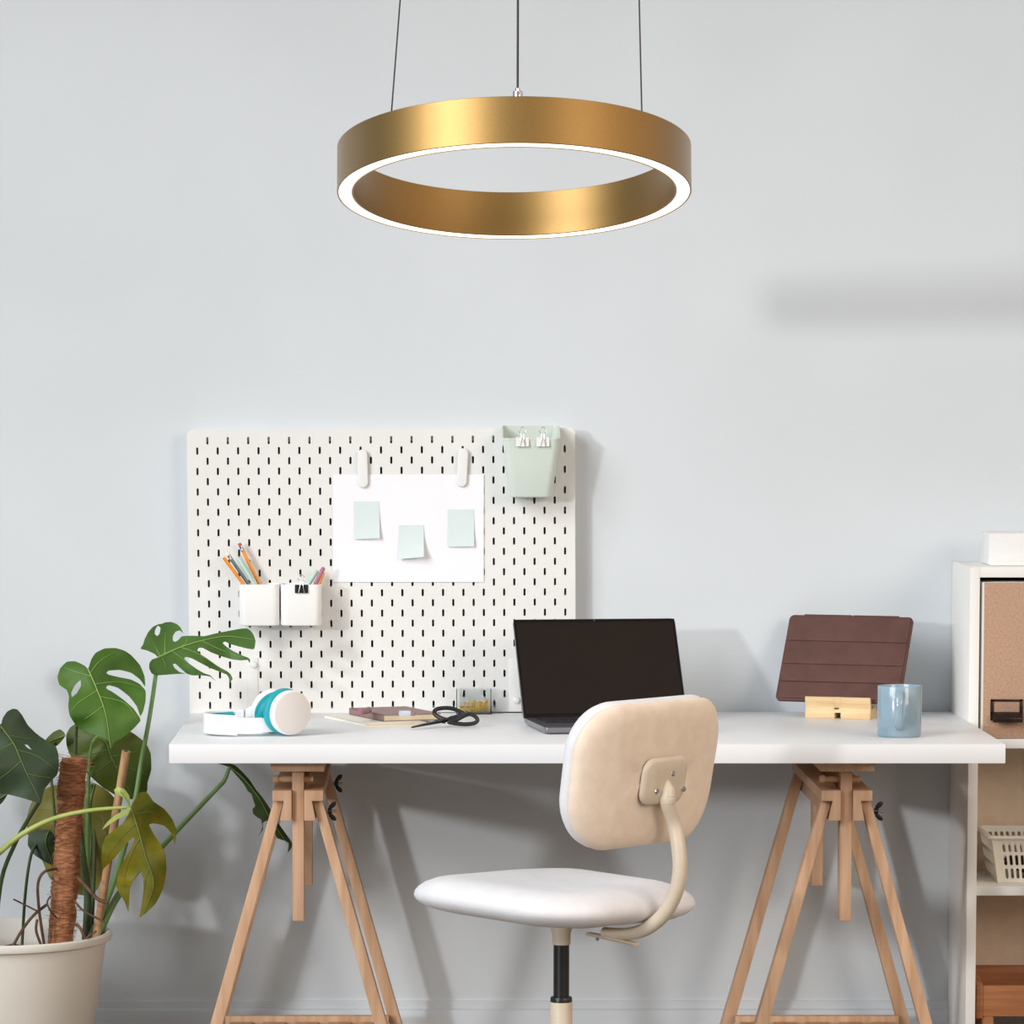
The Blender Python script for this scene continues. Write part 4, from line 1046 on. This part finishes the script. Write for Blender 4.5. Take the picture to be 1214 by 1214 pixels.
def plant():
    Yp = 7.55; cxp = PB(0, 1104, Yp); R = PB(133, 1104, Yp).x - cxp.x; zr = cxp.z
    c = Vector((cxp.x, Yp + PO, 0))
    t = thing('potted_monstera', 'split leaf plant with a moss pole in a white pot, left of the desk', 'potted plant', c)
    bm = new(); rb = R * 0.72; lipz = 0.017
    lathe(bm, [(0, 0.0), (rb - 0.006, 0.0), (rb, 0.006), (R * 0.945, zr - lipz), (R * 0.955, zr - lipz - 0.001), (R - 0.002, zr - lipz + 0.002), (R, zr - 0.010), (R - 0.001, zr - 0.003), (R - 0.005, zr), (R - 0.011, zr - 0.001),
               (R - 0.014, zr - 0.006), (R * 0.90, zr - 0.03), (R * 0.80, 0.2), (R * 0.76, 0.02), (0, 0.02)], 96, Matrix.Translation(c)); obj('pot', bm, M['pot'], t)
    bm = new(); bmesh.ops.create_grid(bm, x_segments=44, y_segments=44, size=R * 0.84)
    zs_ = zr - 0.055
    rs = R * 0.856
    for v in bm.verts:
        d = math.hypot(v.co.x, v.co.y)
        if d > 1e-6: # square to disc
            k = max(abs(v.co.x), abs(v.co.y)) / d; v.co.x *= k; v.co.y *= k
        v.co = Vector((c.x + v.co.x, c.y + v.co.y, zs_ + 0.012 * noise.noise(v.co * 30) + 0.006 * noise.noise(v.co * 90)))
    obj('soil', bm, M['soil'], t)
    # moss pole
    Ym = Yp - 0.03
    a, b = PB(87, 899, Ym), PB(71, 1128, Ym); b.z = min(b.z, zs_ + 0.01)
    bm = new(); n = 90; rg = []
    for i in range(n + 1):
        k = i / n; p = a.lerp(b, k); ring = []
        rad = 0.0238 + 0.001 * math.sin(k * 40) + (0.0025 if 0.08 < k < 0.17 else 0)
        if k < 0.015: rad *= 0.93
        for j in range(40):
            an = 2 * pi * j / 40; q = Vector((math.cos(an), math.sin(an), 0))
            rr = rad * (1 + 0.10 * noise.noise(Vector((q.x * 2.4, q.y * 2.4, k * 34))) + 0.06 * noise.noise(Vector((q.x * 6, q.y * 6, k * 160))))
            ring.append(p + q * rr)
        rg.append(ring)
    loft(bm, rg); mp_ = obj('moss_pole', bm, M['coir'], t, ang=80)
    bm = new()
    for i in range(520):
        k = random.random() ** 1.3; p = a.lerp(b, k); an = random.uniform(0, 2 * pi); q = Vector((math.cos(an), math.sin(an), 0)); tg = Vector((-q.y, q.x, 0))
        r0 = 0.0242; L_ = random.uniform(0.012, 0.035); sl = random.uniform(-0.5, 0.5); lift = random.choice((0.0015, 0.0015, 0.003, 0.008)) * (2.2 if k < 0.17 else 1)
        pts = []
        for s in range(5):
            u = s / 4; an2 = an + (u - 0.5) * L_ / r0; qq = Vector((math.cos(an2), math.sin(an2), 0))
            pts.append(p + qq * (r0 + lift * u * u + 0.001) + Vector((0, 0, sl * L_ * u)))
        tube(bm, pts, 0.00045, 3)
    fb = obj('coir_fibres', bm, M['coir'], mp_, ang=80); fb['kind'] = 'stuff'
    # bamboo cane
    Yc_ = Yp - 0.06
    a, b = PB(149.5, 890.5, Yc_), PB(112.5, 1119, Yp + 0.004)
    d = (b - a); pts = [a, a + d * 0.02]; bm = new()
    ks = [0, .12, .3, .318, .336, .52, .70, .712, .724, .9, 1]; rs_ = [.0079, .0079, .0078, .0086, .0078, .0076, .0076, .0084, .0076, .0075, .0075]
    tube(bm, [a + d * k for k in ks], rs_, 16)
    cn = obj('bamboo_cane', bm, M['cane'], t, ang=60)
    bm = new(); lathe(bm, [(0, 0), (0.0048, 0), (0.0048, 0.0006), (0, 0.0006)], 14, at(a, -d)); obj('hollow_end', bm, M['soil'], cn)
    # ---- leaves
    Z3 = lambda p: zq(150, 720, 6.07, p); ZA = lambda p: zq(0, 720, 3.794, p); Z1 = lambda p: zq(0, 820, 6.07, p); Z7 = lambda p: zq(0, 900, 3.794, p); Z4 = lambda p: zq(180, 890, 6.07, p)
    L1 = Z3([(225, 360), (200, 335), (150, 312), (101, 298), (118, 268), (130, 230), (155, 180), (190, 140), (230, 121), (252, 119), (280, 108), (320, 105), (360, 119), (390, 147), (408, 187), (385, 167), (355, 175), (335, 205), (333, 238), (350, 248), (372, 236), (400, 208),
             (470, 204), (560, 207), (640, 188), (740, 168), (830, 153), (868, 152), (895, 170), (915, 200), (929, 242), (918, 301), (870, 297), (800, 280), (740, 262), (710, 247), (693, 257), (715, 280), (760, 310), (830, 345), (878, 364), (891, 382), (885, 401), (872, 379),
             (820, 382), (760, 375), (690, 355), (610, 325), (548, 292), (520, 293), (511, 308), (530, 335), (590, 375), (660, 425), (720, 458), (748, 480), (764, 515), (740, 545), (737, 510), (722, 485), (690, 472), (610, 440), (540, 405), (475, 370), (432, 357), (415, 367),
             (440, 395), (500, 440), (560, 475), (602, 489), (642, 532), (600, 498), (540, 490), (470, 490), (430, 475), (390, 440), (352, 407), (334, 409), (345, 435), (380, 465), (425, 478), (370, 479), (290, 485), (215, 490), (180, 475), (163, 440), (165, 400), (185, 375)])
    make_leaf(t, L1, [Z3([(226, 132), (207, 160), (203, 190), (220, 207), (237, 190), (245, 150)])], Z3([(225, 360), (380, 290), (540, 240), (720, 208), (920, 232)]), 7.60, M['leafA'], M['vein'], 0.04, -0.05, 0.22, -0.4,
              [Z3(v) for v in ([(240, 350), (215, 300), (185, 250)], [(275, 335), (275, 250), (280, 180)], [(390, 288), (430, 250), (430, 215)], [(250, 350), (275, 400), (280, 440)], [(390, 288), (500, 325), (620, 400), (720, 470)], [(330, 315), (430, 390), (540, 470)], [(540, 240), (680, 305), (840, 365)])])
    L2 = ZA([(395, 276), (380, 262), (340, 243), (300, 245), (270, 275), (258, 315), (268, 350), (300, 372), (310, 400), (307, 450), (315, 490), (345, 535), (400, 565), (460, 585), (490, 605), (497, 642), (512, 610), (560, 580), (600, 547), (631, 512), (628, 495), (600, 455), (555, 415), (505, 380), (482, 368), (478, 358), (490, 351),
             (530, 362), (580, 400), (615, 445), (631, 490), (645, 465), (655, 420), (655, 376), (630, 346), (590, 325), (540, 315), (490, 303), (479, 295), (490, 285), (540, 282), (590, 295), (630, 325), (653, 357), (650, 310), (630, 260), (590, 215), (560, 195), (520, 183), (470, 185), (430, 205), (410, 235), (400, 268)])
    make_leaf(t, L2, [ZA([(362, 328), (337, 350), (321, 383), (324, 404), (346, 385), (363, 355)])], ZA([(395, 276), (432, 360), (475, 480), (497, 632)]), 7.50, M['leafB'], M['vein'], 0.05, -0.08, 0.3, 0.5,
              [ZA(v) for v in ([(405, 295), (450, 240), (520, 200)], [(425, 345), (540, 335), (640, 360)], [(445, 400), (560, 430), (620, 510)], [(410, 310), (340, 290), (290, 270)], [(435, 375), (350, 430), (320, 470)], [(462, 445), (400, 490), (350, 520)])])
    L3 = Z1([(0, 236), (10, 228), (20, 190), (50, 145), (90, 123), (125, 128), (160, 170), (200, 240), (260, 300), (330, 350), (400, 390), (420, 450), (425, 530), (410, 600), (370, 640), (320, 705), (295, 800), (240, 790), (160, 765), (60, 740), (0, 735), (-120, 730), (-170, 560), (-130, 380), (-60, 280)])
    make_leaf(t, L3, [Z1([(178, 380), (200, 385), (226, 417), (205, 408), (190, 396)])], Z1([(5, 248), (100, 380), (170, 540), (285, 780)]), 7.42, M['leafC'], M['veinD'], 0.05, -0.06, 0.25, 0.5,
              [Z1(v) for v in ([(60, 315), (150, 330), (300, 350)], [(120, 420), (260, 460), (400, 560)], [(90, 370), (0, 420), (-90, 480)], [(150, 500), (60, 580), (-40, 650)], [(190, 590), (280, 610), (380, 620)])])
    L4 = Z1([(560, 222), (505, 258), (476, 310), (478, 380), (500, 450), (560, 530), (640, 600), (740, 690), (850, 755), (960, 775), (1057, 718), (1062, 655), (1089, 560), (1085, 450), (1050, 370), (960, 300), (850, 240), (700, 205)])
    make_leaf(t, L4, [], Z1([(690, 318), (760, 360), (800, 470), (880, 620), (960, 765)]), 7.68, M['leafD'], M['veinD'], 0.03, -0.05, 0.25, 0.3,
              [Z1(v) for v in ([(720, 330), (640, 290), (560, 270)], [(780, 420), (680, 440), (560, 440)], [(800, 470), (930, 440), (1040, 430)], [(840, 540), (960, 560), (1060, 600)], [(810, 490), (720, 560), (660, 600)])])
    L5 = [(70, 930), (58, 933), (46, 940), (37, 952), (32, 968), (32, 985), (36, 998), (50, 1020), (58, 1040), (72, 1052), (90, 1060), (104, 1062), (116, 1054), (124, 1030), (132, 1000), (142, 966), (139, 950), (128, 938), (112, 928), (90, 924)]
    make_leaf(t, L5, [], [(112, 930), (106, 960), (108, 1000), (104, 1058)], 7.74, M['leafE'], M['veinD'], 0.0, -0.05, 0.2, 0.3, [[(107, 965), (128, 975), (138, 968)], [(107, 990), (90, 1010), (75, 1040)], [(107, 985), (120, 1010), (122, 1030)], [(107, 960), (80, 960), (45, 960)]])
    L6 = [(34, 990), (44, 984), (58, 984), (68, 994), (70, 1012), (64, 1026), (52, 1021), (40, 1013), (33, 1002)]
    make_leaf(t, L6, [], [(58, 984), (54, 1000), (62, 1024)], 7.64, M['leafC'], M['veinD'], 0, 0, 0.3, 0.3)
    L9 = [(54, 877), (63, 868), (71, 864.5), (76, 868), (77.5, 872.5), (72, 880), (67, 884.5), (58, 884)]
    make_leaf(t, L9, [], [(77, 872), (66, 876), (56, 880)], 7.66, M['leafD'], M['veinD'], 0, 0, 0.3, 0.3)
    L7 = Z7([(590, 212), (605, 185), (628, 150), (660, 148), (690, 190), (740, 225), (775, 270), (794, 320), (786, 388), (775, 340), (740, 300), (690, 289), (670, 295), (688, 330), (697, 345), (720, 380), (745, 430), (749, 500), (735, 580), (700, 650), (660, 690), (628, 712), (634, 670), (645, 600), (645, 540), (632, 503), (608, 530), (585, 580),
             (578, 690), (560, 640), (535, 600), (522, 565), (535, 500), (560, 450), (590, 400), (606, 358), (596, 353), (560, 390), (520, 440), (485, 475), (461, 498), (456, 450), (460, 390), (475, 350), (510, 320), (550, 290), (577, 250)])
    make_leaf(t, L7, [], Z7([(590, 218), (622, 320), (655, 440), (690, 560), (650, 690)]), 7.42, M['leafF'], M['veinD'], 0.06, -0.05, 0.25, 0.3,
              [Z7(v) for v in ([(600, 250), (690, 240), (770, 300)], [(610, 290), (550, 350), (480, 440)], [(630, 350), (580, 450), (550, 590)], [(670, 480), (650, 560), (642, 640)])], label='yellowing green leaf hanging at the front')
    L8 = Z4([(475, 92), (540, 112), (575, 140), (610, 180), (640, 215), (665, 245), (690, 290), (716, 312), (735, 370), (744, 398), (725, 420), (730, 455), (760, 480), (785, 495), (795, 540), (785, 580), (763, 618), (800, 570), (799, 520), (830, 505), (880, 580), (900, 628), (960, 650), (985, 668), (977, 735), (1005, 700), (1009, 662), (960, 590), (910, 520), (860, 430), (800, 340), (750, 280), (700, 205), (650, 150), (600, 105), (555, 91)])
    make_leaf(t, L8, [], Z4([(560, 115), (660, 200), (770, 340), (860, 500), (990, 690)]), 7.70, M['leafG'], M['stem'], 0.04, -0.02, 0.4, 0.2, step=3.0, label='dark drooping leaf below the desk')
    # pale folded lobes at the base of the front leaf
    sh = Z7([(585, 205), (582, 165), (560, 135), (530, 125), (513, 138), (520, 155), (550, 170), (572, 195), (575, 222), (520, 250), (480, 285), (459, 318), (520, 275), (570, 250), (588, 225)])
    make_leaf(t, sh, [], Z7([(584, 214), (574, 190), (540, 145)]), 7.40, M['stemP'], M['stem'], 0, 0, 0.5, 0, step=3.0, label='pale curled leaf base')
    L0 = [(-14, 930), (-4, 936), (9, 941), (4, 950), (0, 954), (-10, 962), (-22, 950)]
    make_leaf(t, L0, [], [(9, 941), (-4, 948), (-16, 948)], 7.47, M['leafC'], M['veinD'])
    heart = [(0, 0), (-14, -13), (-30, -10), (-38, 8), (-34, 34), (-20, 58), (0, 80), (20, 58), (34, 34), (38, 8), (30, -10), (14, -13)]
    for (lx, ly, sc_, rot, yy, mm) in ((-70, 850, 0.95, 0.3, 7.50, 'leafB'), (-120, 905, 1.1, 0.7, 7.60, 'leafC'), (-60, 960, 0.9, 0.2, 7.38, 'leafD'), (-130, 1000, 1.0, 0.9, 7.44, 'leafA'), (-95, 790, 0.9, 0.4, 7.58, 'leafA'), (-40, 1010, 0.8, -0.2, 7.36, 'leafC')):
        ca, sa = math.cos(rot) * sc_, math.sin(rot) * sc_
        tr_ = lambda p: (lx + p[0] * ca - p[1] * sa, ly + p[0] * sa + p[1] * ca)
        make_leaf(t, [tr_(p) for p in heart], [], [tr_((0, 0)), tr_((2, 30)), tr_((0, 76))], yy, M[mm], M['veinD'], 0.03, -0.05, 0.3, 0.4, step=9.0)
        e_ = tr_((0, 0)); bm = new()
        tube(bm, [PB(e_[0], e_[1], yy + 0.003), PB(e_[0] * 0.7 - 10, (e_[1] + 1100) / 2 - 10, (yy + 7.56) / 2 + 0.02), PB(-14 + e_[0] * 0.15, 1120, 7.56)], [0.003, 0.0042, 0.0055], 10, smooth=6); obj('stem', bm, M['stemD'], t, ang=70)
    # ---- stems
    def stem(pts, Ys, rr, m):
        bm = new()
        if not isinstance(Ys, (list, tuple)): Ys = [Ys] * len(pts)
        if not isinstance(rr, (list, tuple)): rr = [rr] * len(pts)
        w = [PB(p[0], p[1], y) for p, y in zip(pts, Ys)]
        tube(bm, w, list(rr), 10, smooth=6); obj('stem', bm, m, t, ang=70)
    stem([(186, 781), (184, 805), (177, 852), (168, 900), (160, 950), (146, 1010), (124, 1075), (100, 1125)], [7.609, 7.616, 7.59, 7.57, 7.56, 7.57, 7.58, 7.57], [.003, .0042, .0044, .0046, .005, .0054, .006, .0065], M['stem'])
    stem([(104, 793), (98, 830), (91, 860), (90, 905), (94, 960), (98, 1010), (104, 1060), (102, 1122)], [7.505, 7.53, 7.60, 7.62, 7.62, 7.62, 7.62, 7.60], [.003, .003, .0032, .0032, .004, .006, .0075, .009], M['stemD'])
    stem([(116, 872), (111, 878), (108, 888), (106, 905), (104, 960), (104, 1122)], [7.665, 7.65, 7.655, 7.66, 7.665, 7.62], [.0025, .003, .003, .0035, .004, .006], M['stem'])
    stem([(-14, 1022), (0, 1010), (26, 989), (62, 971), (105, 961), (150, 957)], [7.46, 7.45, 7.44, 7.43, 7.42, 7.418], [.0055, .0055, .005, .0045, .004, .003], M['stemP'])
    stem([(47, 950), (33, 972), (18, 1000), (2, 1042), (-6, 1110)], [7.44, 7.48, 7.5, 7.52, 7.53], .0040, M['stemD'])
    stem([(272.5, 909), (266, 925), (258, 934), (235, 958), (214, 980), (190, 1006), (165, 1030), (135, 1070), (110, 1124)], [7.70, 7.70, 7.695, 7.68, 7.67, 7.65, 7.63, 7.60, 7.57], [.0035, .0045, .0046, .005, .0052, .0055, .006, .007, .008], M['stem'])
    stem([(60, 985), (44, 1000), (36, 1017), (30, 1060), (26, 1122)], [7.64, 7.65, 7.62, 7.61, 7.60], .003, M['stemD'])
    stem([(108, 930), (110, 960), (112, 1010), (108, 1122)], [7.74, 7.735, 7.70, 7.62], .004, M['stemD'])
    stem([(64, 880), (60, 910), (66, 1000), (58, 1122)], [7.66, 7.68, 7.66, 7.60], .003, M['stemD'])
    stem([(2, 862), (-16, 900), (-22, 1000), (-16, 1122)], [7.42, 7.46, 7.5, 7.54], .005, M['stemD'])
    # ---- roots
    def rt(pts, Ys, rr):
        bm = new(); w = [PB(p[0], p[1], y) for p, y in zip(pts, Ys)]; tube(bm, w, rr, 8, smooth=6); obj('aerial_root', bm, M['root'], t, ang=70)
    rt([(66, 1030), (52, 1034), (45, 1048), (46, 1075), (49, 1098), (53, 1124)], [7.50, 7.46, 7.46, 7.47, 7.48, 7.50], 0.0028)
    rt([(16, 1066), (32, 1074), (46, 1081)], [7.44, 7.45, 7.46], 0.0016)
    rt([(14, 1124), (26, 1103), (40, 1085), (56, 1072)], [7.46, 7.46, 7.47, 7.49], 0.0028)
    rt([(60, 1062), (56, 1070), (60, 1080), (67, 1088)], [7.47, 7.465, 7.47, 7.49], 0.0018)
    rt([(92, 1040), (103, 1052), (116, 1066), (128, 1070)], [7.49, 7.47, 7.465, 7.46], 0.0036)
    rt([(88, 1068), (98, 1079), (112, 1087), (124, 1093)], [7.50, 7.47, 7.46, 7.455], 0.0022)
    rt([(84, 1094), (94, 1099), (101, 1112), (108, 1122)], [7.50, 7.47, 7.47, 7.48], 0.0030)
    rt([(44, 1090), (43, 1104), (50, 1124)], [7.46, 7.46, 7.47], 0.0026)
    rt([(102, 1113), (108, 1108), (114, 1104)], [7.44, 7.43, 7.425], 0.0020)
    rt([(120, 965), (125, 980), (128, 995)], [7.50, 7.48, 7.46], 0.0016)
plant()

# ------------------------------------------------------------------ light and camera
w = bpy.data.worlds.new('room_fill'); bpy.context.scene.world = w; w.use_nodes = True
nt = w.node_tree; bg = nt.nodes['Background']
tc = nt.nodes.new('ShaderNodeTexCoord'); sx = nt.nodes.new('ShaderNodeSeparateXYZ'); nt.links.new(tc.outputs['Generated'], sx.inputs[0])
def ramp(src, lo, hi, stops):
    mr = nt.nodes.new('ShaderNodeMapRange'); mr.inputs['From Min'].default_value = lo; mr.inputs['From Max'].default_value = hi
    rp = nt.nodes.new('ShaderNodeValToRGB'); nt.links.new(src, mr.inputs['Value']); nt.links.new(mr.outputs[0], rp.inputs['Fac'])
    el = rp.color_ramp.elements
    el[0].position = stops[0][0]; el[0].color = stops[0][1] + (1,); el[1].position = stops[-1][0]; el[1].color = stops[-1][1] + (1,)
    for p_, c_ in stops[1:-1]: e = el.new(p_); e.color = c_ + (1,)
    return rp.outputs['Color']
hgt = ramp(sx.outputs['Z'], -1, 1, [(0.40, (0.10, 0.085, 0.07)), (0.52, (0.25, 0.24, 0.23)), (0.64, (0.78, 0.77, 0.76)), (0.85, (1.0, 1.0, 1.0))])
side = ramp(sx.outputs['X'], -1, 1, [(0.15, (0.75, 1.0, 1.25)), (0.55, (1.0, 0.97, 0.93)), (0.76, (2.0, 1.65, 1.35)), (0.92, (3.0, 2.4, 1.85))])
mx = nt.nodes.new('ShaderNodeMix'); mx.data_type = 'RGBA'; mx.blend_type = 'MULTIPLY'; mx.inputs['Factor'].default_value = 1.0
nt.links.new(hgt, mx.inputs['A']); nt.links.new(side, mx.inputs['B']); nt.links.new(mx.outputs['Result'], bg.inputs['Color'])
bg.inputs['Strength'].default_value = 0.55
def look(o, tgt): o.rotation_euler = (Vector(tgt) - o.location).to_track_quat('-Z', 'Y').to_euler()
l = bpy.data.lights.new('window_daylight', 'AREA'); l.shape = 'RECTANGLE'; l.size = 6.0; l.size_y = 5.5; l.energy = 900; l.color = (1.0, 0.995, 0.985)
lo = bpy.data.objects.new('window_daylight', l); C.objects.link(lo); lo.location = (-6.8, -0.2, 6.4); look(lo, (5.2, 8.0, 1.2))
l2 = bpy.data.lights.new('room_fill', 'AREA'); l2.shape = 'RECTANGLE'; l2.size = 2.6; l2.size_y = 2.2; l2.energy = 130; l2.color = (1.0, 0.90, 0.79)  # added warm fill from front right, brightens chair back and shelf fronts
lo2 = bpy.data.objects.new('room_fill', l2); C.objects.link(lo2); lo2.location = (4.8, 1.2, 3.0); look(lo2, (1.0, 7.6, 0.8))
s = bpy.data.lights.new('ring_shadow_sun', 'SUN'); s.energy = 0.85; s.angle = math.radians(3.4); s.color = (1, 0.99, 0.975)  # weak sun added to throw the ring lamp's shadow on the wall
so = bpy.data.objects.new('ring_shadow_sun', s); C.objects.link(so); so.location = (-4, 5, 3.2); so.rotation_euler = Vector((0.82, 1.0, -0.18)).to_track_quat('-Z', 'Y').to_euler()

cd = bpy.data.cameras.new('camera'); cam = bpy.data.objects.new('camera', cd); C.objects.link(cam)
cam.location = (0, 0, CAMZ); cam.rotation_euler = (pi / 2 - PIT, 0, 0)
cd.sensor_fit = 'HORIZONTAL'; cd.sensor_width = 36; cd.lens = F / 1214 * 36
cd.shift_x = (607 - PX) / 1214; cd.shift_y = (PY - 607) / 1214
cd.clip_start = 0.1; cd.clip_end = 50
sc = bpy.context.scene; sc.camera = cam
sc.view_settings.view_transform = 'Standard'; sc.view_settings.look = 'None'; sc.view_settings.gamma = 1; sc.view_settings.exposure = 0; sc.view_settings.use_curve_mapping = False
